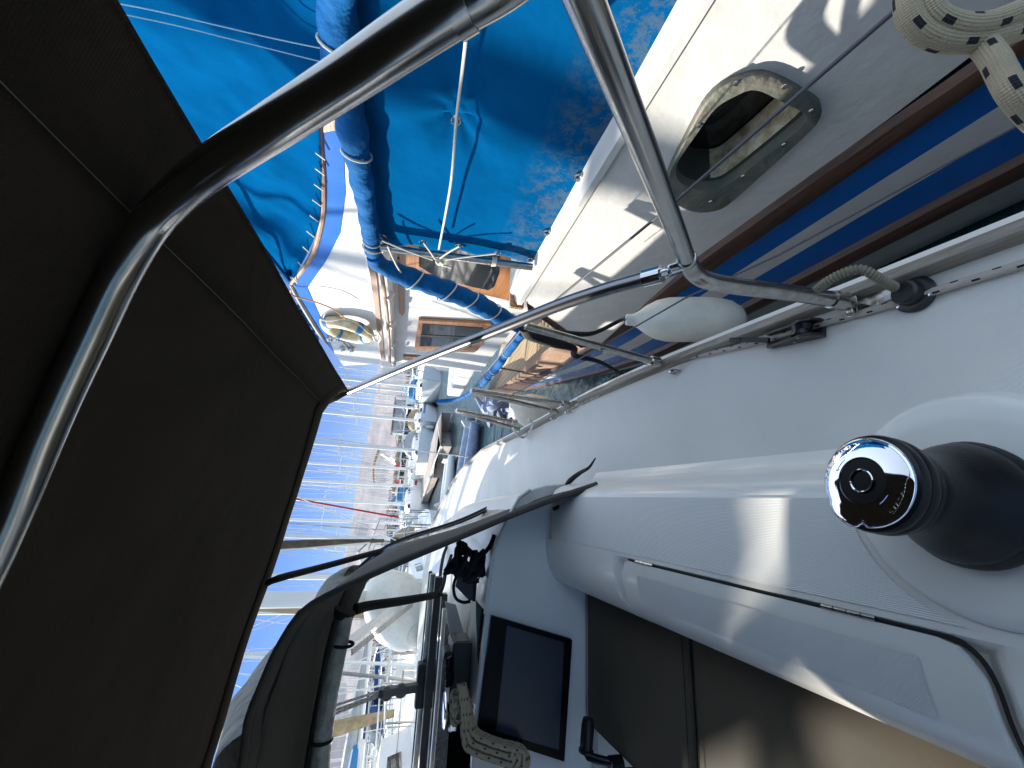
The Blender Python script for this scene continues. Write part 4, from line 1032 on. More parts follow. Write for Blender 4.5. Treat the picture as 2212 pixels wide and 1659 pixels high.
# ---- big blue awning side (plane just above the capping)
def sheet(name, L, Rr, xl, xr, nr, nc, m, label, cat, amp=.012, extra=None, solid=.003):
    Lp = resample(catm([Px(a, b_, x) for (a, b_), x in zip(L, xl)], 8), nr); Rp = resample(catm([Px(a, b_, x) for (a, b_), x in zip(Rr, xr)], 8), nr)
    rows = []
    for i in range(nr):
        r_ = []
        for j in range(nc):
            t = j / (nc - 1); p = Lp[i].lerp(Rp[i], t); e = min(1, 8 * min(t, 1 - t))
            w_ = nz(p, 3.2, amp) + nz(p * V((1, 1, 1)).x + V((3, 0, 0)), 9, amp * .35)
            p = p + V((w_ * e, 0, 0))
            if extra: p = extra(p, i / (nr - 1), t)
            r_.append(p)
        rows.append(r_)
    return tagp(MB().grid(rows).make(name, m, solid=solid), label, cat)
K0 = Px(985, 260, 1.05)
def tarp1x(p, u, t):
    d = (p - K0).length; p = p + V((.035 * math.exp(-(d / .09) ** 2), 0, 0))
    if u > .9: p = p + V((0, .012 * math.sin(t * 22), 0))
    a = (p - K0); p = p + V((.006 * math.sin(math.atan2(a.z, a.y) * 7) * math.exp(-d / .15), 0, 0))
    return p
Lt = [(748, -260), (752, -60), (765, 110), (782, 250), (800, 380), (812, 460), (820, 522)]; Rt = [(1640, -270), (1508, -50), (1440, 65), (1364, 198), (1290, 335), (1215, 460), (1152, 566)]
sheet('awning', Lt, Rt, [1.06] * 7, [1.035] * 7, 90, 70, bluec, 'large faded blue canvas awning side with a rope down its middle', 'awning', .010, tarp1x)
def ring_eye(mb, c, r=.013, n=(1, 0, 0)): 
    nn = V(n).normalized(); u = nn.cross(V((0, 0, 1))).normalized(); w_ = nn.cross(u)
    mb.tube([c + u * r * math.cos(t) + w_ * r * math.sin(t) for t in [j * math.pi / 8 for j in range(16)]], r * .28, 6, closed=True)
aw = bpy.data.objects['awning']
mb = MB()
for px, py in ((985, 260), (1250, 384), (1182, 503), (914, 524), (992, 532), (1074, 548), (827, 512), (1145, 562)):
    m1 = MB(); ring_eye(m1, Px(px, py, 1.028)); m1.make('eyelet', steel, aw)
stm = mat('pale_stitching', (.35, .5, .6), .8)
for k, (a, b_) in enumerate((((1010, 20), None), )): pass
line = [Px(1016, -40, .99), Px(1010, 50, .995), Px(999, 150, 1.0), Px(986, 256, 1.02), Px(976, 380, .985), Px(963, 460, .985), Px(948, 538, .99)]
MB().tube(line, .0042, 8, smooth=5).make('lashing_line', cord, aw)
def zg(pts): return [(768 + a / 5.76, 493.7 + b_ / 5.76) for a, b_ in pts]
pole = MB().tube([Px(822, 534, 1.0), Px(1150, 577, 1.0)], .016, 16).make('awning_pole', steel_d)
for nm, pts, lab in ((1, [(330, 150), (650, 280), (960, 390)], 'white cord from the awning corner to the knot on the pole'), (2, [(850, 180), (930, 290), (990, 380)], 'short white cord from the left eyelet to the knot on the pole'),
                (3, [(1290, 220), (1150, 300), (1050, 370)], 'short white cord from the middle eyelet to the knot on the pole'), (4, [(1750, 310), (1400, 350), (1080, 395)], 'long white cord from the lower eyelet to the knot on the pole'),
                (5, [(400, 220), (480, 400), (560, 540), (690, 700)], 'white cord slanting from the pole end across the rolled blue cover')):
    MB().tube([Px(*p, .985) for p in zg(pts)], .0038, 8, smooth=4).make('lashing_cord', cord, pole)
kn = MB(); kc = Px(948, 566, .985); random.seed(9)
kn.tube([kc + V((random.uniform(-.012, .012), random.uniform(-.02, .02), random.uniform(-.02, .02))) for _ in range(12)], .006, 8, smooth=4)
kn.tube([Px(*p, .985) for p in zg([(1040, 440), (1090, 430), (1080, 460), (1130, 465), (1190, 485)])], .005, 8, smooth=4)
kn.make('knot', cord, pole)
tagp(pole, 'scuffed metal pole stretched under the front edge of the big blue awning', 'pole')
rw = MB()
for k in range(4): 
    c_ = Px(1064 + 2.2 * k, 565, 1.0); rw.tube([c_ + V((.018 * math.cos(t), .018 * math.sin(t), 0)) for t in [j * math.pi / 8 for j in range(16)]], .0035, 6, closed=True)
rw.make('cord_whipping', cord, pole)
def rollp(name, pts, rad, label, bands, cat='canvas roll'):
    p = catm(pts, 8); n = len(p); q = resample(p, 90); rd = [interp([(i / (len(rad) - 1), r_) for i, r_ in enumerate(rad)], i / 89) * (1 + .12 * math.sin(i * .55) * math.sin(i * .21)) for i in range(90)]
    o = MB().tube(q, rd, 16).make(name, blueroll); tagp(o, label, cat)
    for t in bands:
        i = int(t * 89); d = (q[min(i + 1, 89)] - q[max(0, i - 1)]).normalized(); u = d.cross(V((0, 0, 1))).normalized(); w_ = d.cross(u); sk = d * rd[i] * .5
        MB().tube([q[i] + (u * math.cos(a) + w_ * math.sin(a)) * (rd[i] * 1.04 + .002) + sk * math.sin(a + 1) for a in [j * math.pi / 10 for j in range(20)]], .0035, 6, closed=True).make('tie', cord, o)
    return o
rollp('rolled_canvas', [Px(724, -120, 1.02), Px(727, 0, 1.02), Px(737, 120, 1.02), Px(752, 230, 1.02), Px(772, 340, 1.01), Px(792, 450, 1.01), Px(806, 545, 1.0)], [.045, .045, .044, .04, .036, .034, .034], 'rolled dark blue canvas edge running along the top of the big awning', [.2, .5, .94, .97])
rollp('rolled_canvas', [Px(808, 552, 1.0), Px(822, 572, 1.0), Px(880, 598, 1.0), Px(950, 622, 1.0), Px(1020, 650, 1.0), Px(1080, 684, 1.0), Px(1128, 712, 1.0)], [.034, .045, .05, .05, .052, .05, .03], 'rolled blue lifeline cover sloping down from the awning pole', [.25, .42, .56, .72, .86])
rollp('rolled_canvas', [Ph(1128, 718), Ph(1098, 758), Ph(1062, 805), Ph(1030, 840), Ph(990, 862), Ph(945, 868)], [.03, .05, .05, .052, .055, .06], 'rolled blue lifeline cover leading forward to the bow of the motor sailer', [.08, .22, .34, .47, .6, .7, .8, .9])
# ---- second awning, higher and farther inboard
L2 = [(60, -200), (190, -60), (330, 170), (440, 350), (520, 480), (575, 555), (612, 604)]; R2 = [(722, -220), (722, -40), (716, 120), (692, 250), (694, 400), (684, 500), (634, 604)]
def t2x(p, u, t):
    return p + V((.02 * math.sin(t * 9 + u * 14) * math.sin(math.pi * t) * (.3 + u), 0, .0))
o2 = sheet('awning', L2, R2, [1.75] * 7, [1.58] * 7, 80, 50, bluec, 'wrinkled bright blue awning laced to the wooden rim of the upper deck', 'awning', .03, t2x)
for off in (0, 1):
    a = [(225, 2), (330, 22), (470, 55), (600, 85), (712, 108)] if not off else [(262, 30), (380, 55), (500, 85), (620, 115), (700, 135)]
    MB().tube([Px(*p, 1.53) for p in a], .0022, 4, smooth=4).make('stitched_seam', stm, o2)
for k in range(9):
    rim2 = MB()
    t = k / 8; a = Px(lerp(690, 640, t ** 2) - 8, lerp(330, 600, t), 1.56); c_ = Px(lerp(700, 640, t ** 2) + 2, lerp(345, 612, t), 1.575); rim2.tube([a, c_], .004, 5); rim2.make('lacing', cord, o2)
pass
pl2 = MB().tube([Px(455, 400, 1.62), Px(560, 530, 1.62), Px(628, 612, 1.62)], .022, 8, smooth=3).make('awning_ridge', blueroll)
tagp(pl2, 'dark blue padded ridge pole along the outer edge of the upper awning', 'pole')
rope('orange_line', [Px(628, 625, 1.55), Px(632, 638, 1.55), Px(680, 652, 1.52), Px(720, 668, 1.5), Px(748, 690, 1.48)], .006, cord_o, 'orange brown line from the awning tip to the lifebuoy', 'rope')
fl = MB(); random.seed(2)
for k in range(7):
    a = Px(642 + 7 * k, 662 + 11 * k, 1.66); fl.tube([a, a + V((random.uniform(-.05, .05), random.uniform(-.1, .1), random.uniform(-.06, .08))), a + V((0, .12, random.uniform(-.05, .05)))], [.02, .03, .01], 6, smooth=3)
fl_o = fl.make('blue_cloth_bundle', blueroll); tagp(fl_o, 'ragged blue cloth bundle with pink ribbons tied beside the dark rail', 'cloth')
pk = mat('pink_ribbon', (.8, .3, .55), .7)
for k, (px, py) in enumerate(((636, 672), (640, 708), (645, 690))):
    a = Px(px, py, 1.64); MB().tube([a + V((0, 0, .06)), a, a + V((0, .05, -.05)), a + V((0, .1, -.03))], .009, 6, smooth=4).make('pink_ribbon', pk, fl_o)
# ---- lifebuoy on the upper side
lc = Px(752, 714, 1.54); lb = thing('lifebuoy', 'weathered cream lifebuoy with blue bands hung on the upper white side', 'lifebuoy', lc)
buoym = mat('aged_cream_buoy', (.66, .58, .40), .5, col2=(.5, .38, .18), nscale=14)
Rl, rl_ = .195, .056
def tor(a, b_, rr_=1.0): 
    u = V((.12, .2, .97)).normalized(); nn = V((1, -.05, -.12)).normalized(); u = (u - nn * u.dot(nn)).normalized(); w_ = nn.cross(u)
    d = u * math.cos(a) + w_ * math.sin(a); return lc + d * (Rl + rl_ * rr_ * math.cos(b_)) + nn * rl_ * rr_ * math.sin(b_)
MB().grid([[tor(2 * math.pi * i / 48, 2 * math.pi * j / 16) for j in range(16)] for i in range(49)], closed=True).make('ring', buoym, lb)
for k in range(4):
    a0 = math.pi / 2 * k + .7; MB().grid([[tor(a0 + .22 * i / 5, 2 * math.pi * j / 16, 1.06) for j in range(16)] for i in range(6)], closed=True).make('blue_band', tealc, lb)
MB().tube([tor(a, math.pi * .1 * math.sin(a * 4), 1.25 if 1 else 1) for a in [j * math.pi / 16 for j in range(32)]], .007, 6, closed=True).make('grab_line', cord, lb)
MB().tube([Px(815, 716, 1.46), Px(822, 728, 1.46), Px(818, 738, 1.46), Px(810, 735, 1.46), Px(806, 726, 1.46)], .01, 8, smooth=4).make('hanger_loop', white, lb)
# ---- mirror floats
fc = [(712, 732), (727, 732), (739, 754), (758, 756)]
gb = thing('mirror_ball_light', 'cluster of four shiny round glass balls on a bracket beside the lifebuoy', 'lights', Px(735, 742, 1.58))
for px, py in fc: MB().lathe([(0, -.034)] + [(.034 * math.cos(a), .034 * math.sin(a)) for a in [-1.4 + .28 * k for k in range(11)]] + [(0, .034)], Px(px, py, 1.58), (0, 0, 1), 24).make('glass_ball', glass_float, gb)
MB().tube([Px(735, 735, 1.6), Px(748, 748, 1.6), Px(762, 760, 1.6)], .007, 6).make('bracket', steel_d, gb); 
MB().tube([Px(733, 736, 1.6), Px(748, 738, 1.6), Px(765, 752, 1.6)], .005, 6).make('bracket', steel_d, gb)
# fender forward between the boats and inflatable tender
ft2, fb2 = Px(1106, 878, .66), Px(1176, 894, .66)
f2 = MB().lathe([(.01, -.02), (.03, 0), (.09, .06), (.125, .16), (.13, .28), (.11, .38), (.06, .45), (0, .47)], ft2, (fb2 - ft2), 32).make('fender', fend)
tagp(f2, 'round cream fender squeezed between the hulls near the forward stanchions', 'fender')
bundle = MB(); random.seed(12)
for k in range(8):
    a = Px(1050 + random.uniform(-10, 35), 872 + random.uniform(-8, 22), .95); bundle.tube([a + V((random.uniform(-.12, .12), random.uniform(-.35, .3), random.uniform(-.12, .12))) for _ in range(4)], [.03, .06, .05, .02], 8, smooth=4)
bl2 = mat('pale_blue_tarp', (.22, .28, .42), .6, noise_amt=.4, nscale=8)
tagp(bundle.make('blue_tarp_bundle', bl2), 'crumpled pale blue plastic tarpaulin stuffed between the two bows', 'tarpaulin')

# ================================================================== SETTING: water, hills, shore
def watern(t, p, tc):
    n = N(t, 'ShaderNodeTexNoise', Scale=1.6, Detail=6.0, Roughness=.6); t.links.new(tc.outputs['Object'], n.inputs['Vector'])
    bump_to(t, p, n.outputs['Fac'], .7, .25)
waterm = mat('harbour_water', (.012, .05, .06), .08, spec=.5, build=watern)
WZ = -2.0
o = MB().grid([[V((-9000, -3000, WZ)), V((9000, -3000, WZ))], [V((-9000, 12000, WZ)), V((9000, 12000, WZ))]]).make('water', waterm); tagp(o, kind='structure')
def hillm(name, c1, c2):
    return mat(name, c1, .95, col2=c2, nscale=.004)
hm1 = hillm('bare_pinkish_hill', (.40, .30, .27), (.20, .17, .17)); hm2 = hillm('scrub_hill', (.14, .14, .15), (.09, .10, .11))
ridge = [(690, -400), (720, 100), (812, 640), (818, 791), (813, 830), (808, 867), (804, 907), (798, 935), (792, 958), (781, 999), (773, 1029), (767, 1056), (765, 1081), (763, 1103), (758, 1126), (751, 1155), (743, 1190), (738, 1215), (728, 1270), (716, 1330), (705, 1400), (690, 1480), (676, 1560), (668, 1640), (655, 1800), (650, 2100)]
def hills(name, rd, D, D0, m, amp, sh=0.0):
    rows = []; pts = resample([V((a, b_, 0)) for a, b_ in rd], 240)
    for q in pts:
        py = q.y; H_ = height_at(q.x, py, D); r_ = []
        for k in range(14):
            t = k / 13; d = lerp(D0, D, t); g = ground(py, d, 0)
            z = WZ + (H_ - WZ) * (t ** 1.25) + nz(g, .0016, amp) * math.sin(math.pi * t) + nz(g, .006, amp * .3) * t
            r_.append(V((g.x, g.y, z if k else WZ - 1)))
        rows.append(r_)
    o = MB().grid(rows).make(name, m); tagp(o, kind='structure'); return o
hills('hills', ridge, 6500, 4300, hm1, 130)
ridge2 = [(880, 300), (872, 800), (835, 980), (826, 1080), (815, 1200), (790, 1300), (772, 1400), (756, 1500), (738, 1580), (720, 1660), (712, 1800), (712, 2100)]
hills('foothills', [(a + (38 if b_ < 1250 else 14), b_) for a, b_ in ridge2], 3600, 2600, hm2, 40)
# low shore
shore = mat('dry_shore', (.22, .19, .14), .9, noise_amt=.4, nscale=.05)
rows = []
for py in range(300, 2100, 60):
    g0, g1 = ground(py, 330, WZ - .5), ground(py, 345, WZ + 1.4); g2 = ground(py, 1500, WZ + 3); rows.append([g0, g1, g2])
tagp(MB().grid(rows).make('shore', shore), kind='structure')

# ---- trees on the shore
leafm = mat('olive_foliage', (.07, .09, .035), .8, col2=(.03, .045, .02), nscale=2)
barkm = mat('bark', (.12, .09, .06), .9)
def make_tree(h, seed):
    random.seed(seed); t = thing('tree', 'x', 'tree'); MB().tube([V((0, 0, 0)), V((.1, 0, h * .45)), V((0, .1, h * .8))], [.22, .16, .06], 6).make('trunk', barkm, t, local=True)
    mb = MB()
    for k in range(420):
        a = random.uniform(0, 6.28); rr_ = random.random() ** .5 * h * .42; z = h * random.uniform(.25, 1.0); rr_ *= (1.15 - abs(z / h - .55) * 1.3)
        c_ = V((rr_ * math.cos(a), rr_ * math.sin(a), z)); s_ = random.uniform(.18, .5)
        u = V((random.gauss(0, 1), random.gauss(0, 1), random.gauss(0, 1))).normalized() * s_; w_ = V((random.gauss(0, 1), random.gauss(0, 1), random.gauss(0, 1))).normalized() * s_
        mb.add([c_ - u, c_ + w_ * .6, c_ + u, c_ - w_ * .6], [(0, 1, 2, 3)])
    mb.make('crown', leafm, t, local=True, smooth=False); return t
def dup(root, loc, rotz=0, sc=1, label=None, group=None):
    r = root.copy(); COL.objects.link(r); r.location = loc; r.rotation_euler = (0, 0, rotz); r.scale = (sc, sc, sc)
    if label: r['label'] = label
    if group: r['group'] = group
    for ch in list(root.children):
        c_ = ch.copy(); COL.objects.link(c_); c_.parent = r
        for g in ch.children:
            d = g.copy(); COL.objects.link(d); d.parent = c_
    return r
ORD_T = ['first', 'second', 'third', 'fourth', 'fifth', 'sixth', 'seventh', 'eighth', 'ninth', 'tenth', 'eleventh', 'twelfth', 'thirteenth', 'fourteenth', 'fifteenth', 'sixteenth', 'seventeenth', 'eighteenth', 'nineteenth', 'twentieth', 'twenty-first', 'twenty-second', 'twenty-third', 'twenty-fourth', 'twenty-fifth', 'twenty-sixth', 'twenty-seventh']
tp_ = [make_tree(7, 11), make_tree(8.5, 12), make_tree(6, 13)]
random.seed(21)
tree_py = [1052, 1063, 1072, 1082, 1104, 1118, 1130, 1140, 1146, 1152, 760, 772, 784, 796, 806, 1168, 1178, 1190, 1330, 1352, 1375, 1420, 1460, 1500, 1560, 1600, 1640]
for i, py in enumerate(tree_py):
    D = random.uniform(338, 380); g = ground(py, D, WZ + 1.3); lab = 'olive green tree standing %s along the far shore counting from starboard' % ORD_T[sorted(tree_py).index(py)]
    if i < 3: tr_ = tp_[i]; tr_.location = g; tr_['label'] = lab; tr_['group'] = 'shore trees'; tr_.scale = (1.2,) * 3
    else: dup(tp_[i % 3], g, random.uniform(0, 6), random.uniform(.9, 1.5), lab, 'shore trees')
# ---- low buildings on the shore
wallm = mat('pale_render_wall', (.55, .48, .38), .9, noise_amt=.15, nscale=.3); roofm = mat('terracotta_roof', (.30, .13, .08), .9)
def make_house(w_, d, h):
    t = thing('house', 'x', 'house'); MB().box((0, 0, h / 2), (w_, d, h)).make('wall', wallm, t, local=True, smooth=False)
    MB().add([V((-w_ / 2 - .3, -d / 2 - .3, h)), V((w_ / 2 + .3, -d / 2 - .3, h)), V((w_ / 2 + .3, d / 2 + .3, h)), V((-w_ / 2 - .3, d / 2 + .3, h)), V((-w_ / 2 + 1, 0, h + 1.6)), V((w_ / 2 - 1, 0, h + 1.6))],
             [(0, 1, 5, 4), (2, 3, 4, 5), (1, 2, 5), (3, 0, 4), (3, 2, 1, 0)]).make('roof', roofm, t, local=True, smooth=False)
    for k in range(int(w_ // 3)):
        f_ = MB().box((-w_ / 2 + 1.5 + 3 * k, -d / 2 - .03, h * .55), (1.1, .1, 1.2)).make('window', dark_glass, t, local=True, smooth=False)
    return t
h1 = make_house(16, 9, 5.5)
for i, (py, D) in enumerate(((818, 352), (866, 350), (930, 356), (1095, 352), (1160, 350), (1390, 352), (1540, 350))):
    g = ground(py, D, WZ + 1.3); rz = -math.atan2(g.x, g.y); lab = 'low pale house with a terracotta roof, %s along the far shore from starboard' % ['first', 'second', 'third', 'fourth', 'fifth', 'sixth', 'seventh'][i]
    if i == 0: h1.location = g; h1.rotation_euler = (0, 0, rz); h1['label'] = lab; h1['group'] = 'shore houses'
    else: dup(h1, g, rz, 1, lab, 'shore houses')

yw = mat('bright_yacht_gelcoat', (.88, .88, .86), .35, noise_amt=.04, nscale=1)
# ================================================================== MOORED YACHTS
def hull_rows(L, B, F, n=16, transom=.78):
    rows = []
    for i in range(n + 1):
        t = i / n; y = -L / 2 + L * t
        wd = B / 2 * (transom + (1 - transom) * math.sin(min(1, t / .45) * math.pi / 2)) * (1 if t < .45 else math.cos(((t - .45) / .55) ** 1.6 * math.pi / 2) ** .8)
        wd = max(wd, .01); sh = F * (1 + .22 * (t - .35) ** 2 * 2.2); r_ = []
        for k in range(5):
            s_ = k / 4; r_.append(V((wd * (1 - .30 * (1 - s_) ** 2.2), y + (t > .8) * s_ * .5 * (t - .8) / .2, -.3 + (sh + .3) * s_)))
        rows.append((r_, wd, sh, y))
    return rows
def make_yacht(L, B, F, hm, cm, cover, mast_h, label, mizzen=False, hood_m=None, ports=0, jib=None, stripe=None, cat='sailing yacht', rad=1.0, full=True):
    t = thing('moored_yacht', label, cat)
    rws = hull_rows(L, B, F)
    g = [r_ + [V((-p.x, p.y, p.z)) for p in reversed(r_)] for r_, *_ in rws]
    mb = MB().grid(g); k = len(g[0]); mb.f.append(tuple(range(k))); mb.make('hull', hm, t, local=True)
    dk = [[V((lerp(-wd, wd, j / 4), y + (.5 if i == len(rws) - 1 else 0) * 0 + r_[-1].y - y, sh - .03)) for j in range(5)] for i, (r_, wd, sh, y) in enumerate(rws)]
    MB().grid(dk).make('deck', yw, t, local=True)
    if stripe:
        st = [[p + V((.012, 0, 0)) for p in (r_[3].lerp(r_[4], .25), r_[3].lerp(r_[4], .7))] for r_, *_ in rws[:-1]]
        s2 = [[V((-p.x, p.y, p.z)) for p in r_] for r_ in st]; MB().grid(st).grid(s2).make('stripe', stripe, t, local=True)
    sh = F * 1.02; cb = MB(); y0, y1 = -.22 * L, .22 * L; w0, w1, hh = B * .30, B * .15, F * .42
    lo = [V((w0, y0, sh)), V((w1 * 1.35, y1 * .6, sh)), V((w1 * .4, y1, sh))]; hi = [V((w0 * .85, y0 + .1, sh + hh)), V((w1 * 1.15, y1 * .55, sh + hh * .85)), V((w1 * .3, y1 * .8, sh + hh * .5))]
    rr_ = [[V((-a.x, a.y, a.z)) for a in (l,)] + [V((-h.x, h.y, h.z)), V((0, h.y, h.z + .05)), h, l] for l, h in zip(lo, hi)]
    cb.grid(rr_); cb.f.append((0, 1, 2, 3, 4)); cab = cb.make('cabin', cm, t, local=True)
    if full:
        n = max(2, ports or 3)
        for s_ in (1, -1):
            for q in range(n):
                f0 = .1 + .8 * q / n; f1 = f0 + .55 / n
                def pt(f, v): 
                    a = lo[0].lerp(lo[1], f); b_ = hi[0].lerp(hi[1], f); p = a.lerp(b_, v); return V((p.x * s_ + .015 * s_, p.y, p.z))
                MB().prism([pt(f0, .35), pt(f1, .35), pt(f1, .75), pt(f0, .75)], (-.01 * s_, 0, 0)).make('window', dark_glass, cab, local=True, smooth=False)
    my = .10 * L
    def rig(y, h, nm='mast'):
        m_ = MB().tube([V((0, y, sh)), V((0, y - .1, sh + h))], [.09 * rad, .065 * rad], 8).make(nm, alu, t, local=True)
        if full:
            for f in (.42, .70): MB().tube([V((-.75, y - .15, sh + h * f)), V((0, y, sh + h * f + .08)), V((.75, y - .15, sh + h * f))], .03 * rad, 5).make('spreader', alu, m_, local=True)
        MB().tube([V((0, y, sh + hh + .7)), V((0, y - L * .36, sh + hh + .75))], .07, 8).make('boom', alu, t, local=True)
        MB().tube([V((0, y + .05, sh + hh + 1.0)), V((0, y - .3, sh + hh + .98)), V((0, y - L * .2, sh + hh + .9)), V((0, y - L * .35, sh + hh + .84))], [.13, .19, .15, .07], 8).make('sail_cover', cover, t, local=True)
        if full:
            w_ = MB()
            for s_ in (-1, 1): w_.tube([V((s_ * B * .46, y - .1, sh)), V((s_ * .75, y - .15, sh + h * .42)), V((s_ * .6, y - .15, sh + h * .70)), V((0, y - .1, sh + h * .98))], .012 * rad, 4)
            w_.tube([V((0, -L * .48, sh)), V((0, y - .1, sh + h))], .012 * rad, 4)
            w_.make('rigging', alu, t, local=True)
    rig(my, mast_h)
    if mizzen: rig(-.33 * L, mast_h * .62, 'mizzen_mast')
    fs = MB().tube([V((0, L * .49, F * 1.25)), V((0, my, sh + mast_h * .96))], [.05 if jib else .02, .06 if jib else .02], 6).make('furled_jib' if jib else 'forestay', jib or alu, t, local=True)
    if hood_m:
        hb = MB(); rr_ = []
        for yy, zz_, ww in ((y0 - .1, .62, .9), (y0 + .5, .68, .86), (y0 + 1.2, .12, .7)):
            rr_.append([V((ww * w0 * 1.15 * math.cos(a), yy, sh + hh * .6 + (hh * .4 + zz_) * math.sin(a) ** .6)) for a in [math.pi * j / 10 for j in range(11)]])
        hb.grid(rr_).make('sprayhood', hood_m, t, local=True, solid=.02)
    if full:
        MB().box((0, -L * .36, sh + .03), (B * .42, L * .2, .06)).make('cockpit_well', black, t, local=True, smooth=False)
        for s_ in (-1, 1): MB().box((B * .30 * s_, -L * .36, sh + .14), (.22, L * .24, .28)).make('coaming', gel, t, local=True, smooth=False, bevel=.03)
        MB().tube([V((.45 * math.cos(a), -L * .40, sh + .55 + .45 * math.sin(a))) for a in [j * math.pi / 8 for j in range(16)]], .02, 5, closed=True).make('steering_wheel', steel, t, local=True)
        MB().box((0, -L * .385, sh + .35), (.25, .25, .7)).make('binnacle', gel, t, local=True, smooth=False)
        for k, yy in enumerate((.30, .12)): MB().box((0, L * yy, sh + (.03 if k == 0 else hh * .75)), (.55, .5, .06)).make('deck_hatch', dark_glass, t, local=True, smooth=False)
        am = MB()
        for s_ in (-1, 1): am.tube([V((s_ * B * .36, -L * .47, sh)), V((s_ * B * .34, -L * .49, sh + 1.6)), V((0, -L * .49, sh + 1.9))], .03, 6)
        am.make('stern_arch', steel, t, local=True)
        MB().box((B * .3, -L * .49, sh + .75), (.28, .2, .5)).make('outboard_motor', black, t, local=True, smooth=False, bevel=.05)
        rl2 = MB(); pr = []
        for i, (r_, wd, s_h, y) in enumerate(rws): pr.append(V((wd * .97, r_[-1].y, s_h + .6)))
        for s_ in (1, -1):
            rl2.tube([V((p.x * s_, p.y, p.z)) for p in pr], .012, 4)
            for p in pr[::3]: rl2.tube([V((p.x * s_, p.y, p.z - .62)), V((p.x * s_, p.y, p.z))], .014, 4)
        rl2.make('guardrail', steel, t, local=True)
        for s_ in (-1, 1):
            for yy in (-.15, .12): MB().lathe([(0, -.32), (.1, -.25), (.12, -.1), (.12, .15), (.05, .3), (0, .32)], (s_ * (B * .5 + .12), yy * L, F * .45), (0, 0, 1), 8).make('fender', fend, t, local=True)
    return t
def put(t, py, D, head, z=WZ): 
    g = ground(py, D, z); t.location = g; t.rotation_euler = (0, 0, R(head)); return t
ORD = ['first', 'second', 'third', 'fourth', 'fifth', 'sixth', 'seventh', 'eighth', 'ninth', 'tenth', 'eleventh', 'twelfth', 'thirteenth', 'fourteenth', 'fifteenth', 'sixteenth', 'seventeenth', 'eighteenth', 'nineteenth', 'twentieth', 'twenty-first', 'twenty-second', 'twenty-third', 'twenty-fourth', 'twenty-fifth', 'twenty-sixth', 'twenty-seventh']
COV = ['blue', 'navy', 'grey', 'tan', 'white']
def near(py, D, head, **kw): kw.setdefault('rad', 1.45 if D > 25 else 1.0); return put(make_yacht(**kw), py, D, head)
# beyond the pontoon, seen over our starboard bow (rows of the photo give the bearing)
near(836, 38, 172, L=12, B=3.7, F=1.15, hm=yw, cm=yw, cover=tealc, mast_h=15, hood_m=tealc, label='white ketch with a thick mast and blue covers just past the motor sailer bow', mizzen=True)
near(884, 42, 178, L=11, B=3.5, F=1.1, hm=yw, cm=yw, cover=navyc, mast_h=14, label='white sloop with navy sail cover behind the motor sailer bow', stripe=navyc)
near(906, 37, 170, L=10, B=3.3, F=1.0, hm=yw, cm=yw, cover=tanc, mast_h=12, label='white sloop with tan sail cover moored beside the grey canvas motor cruiser', hood_m=tanc, stripe=blue_p)
near(966, 33, 165, L=10.5, B=3.4, F=1.05, hm=yw, cm=yw, cover=greyc, mast_h=13, label='white sloop with pale grey cover right behind the pontoon and our bow', hood_m=greyc)
near(1008, 40, 168, L=11.5, B=3.6, F=1.1, hm=yw, cm=yw, cover=redc, mast_h=14.5, label='white yacht with a red sail cover on its boom', hood_m=None)
near(1045, 38, 170, L=9.5, B=3.1, F=1.0, hm=yw, cm=yw, cover=redc, mast_h=12.5, label='smaller white yacht with red sail cover and open deck beyond our bow', stripe=redc)
near(1083, 36, 172, L=11, B=3.5, F=1.1, hm=yw, cm=yw, cover=tealc, mast_h=15, label='white yacht with tall bare mast and crossed spreaders ahead of our bow', hood_m=tealc)
near(1126, 40, 176, L=12, B=3.7, F=1.2, hm=yw, cm=yw, cover=greyc, mast_h=16, label='white yacht with grey cover near the shore trees', jib=greyc)
near(1160, 30, 178, L=9.5, B=3.1, F=1.0, hm=yw, cm=yw, cover=navyc, mast_h=10.5, label='white yacht with a dark slim mast beside the tan furled sail')
# the motor cruiser with grey canvas
mc = thing('motor_cruiser', 'white motor cruiser with grey canvas enclosed flybridge behind the pontoon', 'motor cruiser')
rws = hull_rows(12, 4.0, 1.4); g = [r_ + [V((-p.x, p.y, p.z)) for p in reversed(r_)] for r_, *_ in rws]
MB().grid(g).make('hull', yw, mc, local=True); MB().grid([[V((lerp(-wd, wd, j / 4), r_[-1].y, s_h - .02)) for j in range(5)] for r_, wd, s_h, y in rws]).make('deck', yw, mc, local=True)
MB().box((0, -.6, 2.0), (3.0, 6.6, 1.3)).make('cabin', yw, mc, local=True, smooth=False, bevel=.2)
for s_ in (-1, 1): MB().box((1.51 * s_, -.4, 2.15), (.03, 5.0, .6)).make('side_window', dark_glass, mc, local=True, smooth=False)
MB().box((0, -1.2, 3.35), (2.8, 4.4, 1.3)).make('canvas_enclosure', greyc, mc, local=True, smooth=False, bevel=.15)
MB().box((0, -1.2, 4.08), (3.1, 5.0, .12)).make('hard_top', tanc, mc, local=True, smooth=False, bevel=.04)
MB().tube([V((0, -2.2, 4.1)), V((0, -2.4, 5.3))], .05, 6).make('antenna_mast', gel, mc, local=True)
put(mc, 922, 58, 84)
mc2 = thing('motor_cruiser', 'long white motor cruiser with a brown bimini above its flybridge', 'motor cruiser')
MB().grid(g).make('hull', yw, mc2, local=True); MB().grid([[V((lerp(-wd, wd, j / 4), r_[-1].y, s_h - .02)) for j in range(5)] for r_, wd, s_h, y in rws]).make('deck', yw, mc2, local=True)
MB().box((0, -.3, 2.0), (3.1, 7.4, 1.25)).make('cabin', yw, mc2, local=True, smooth=False, bevel=.25)
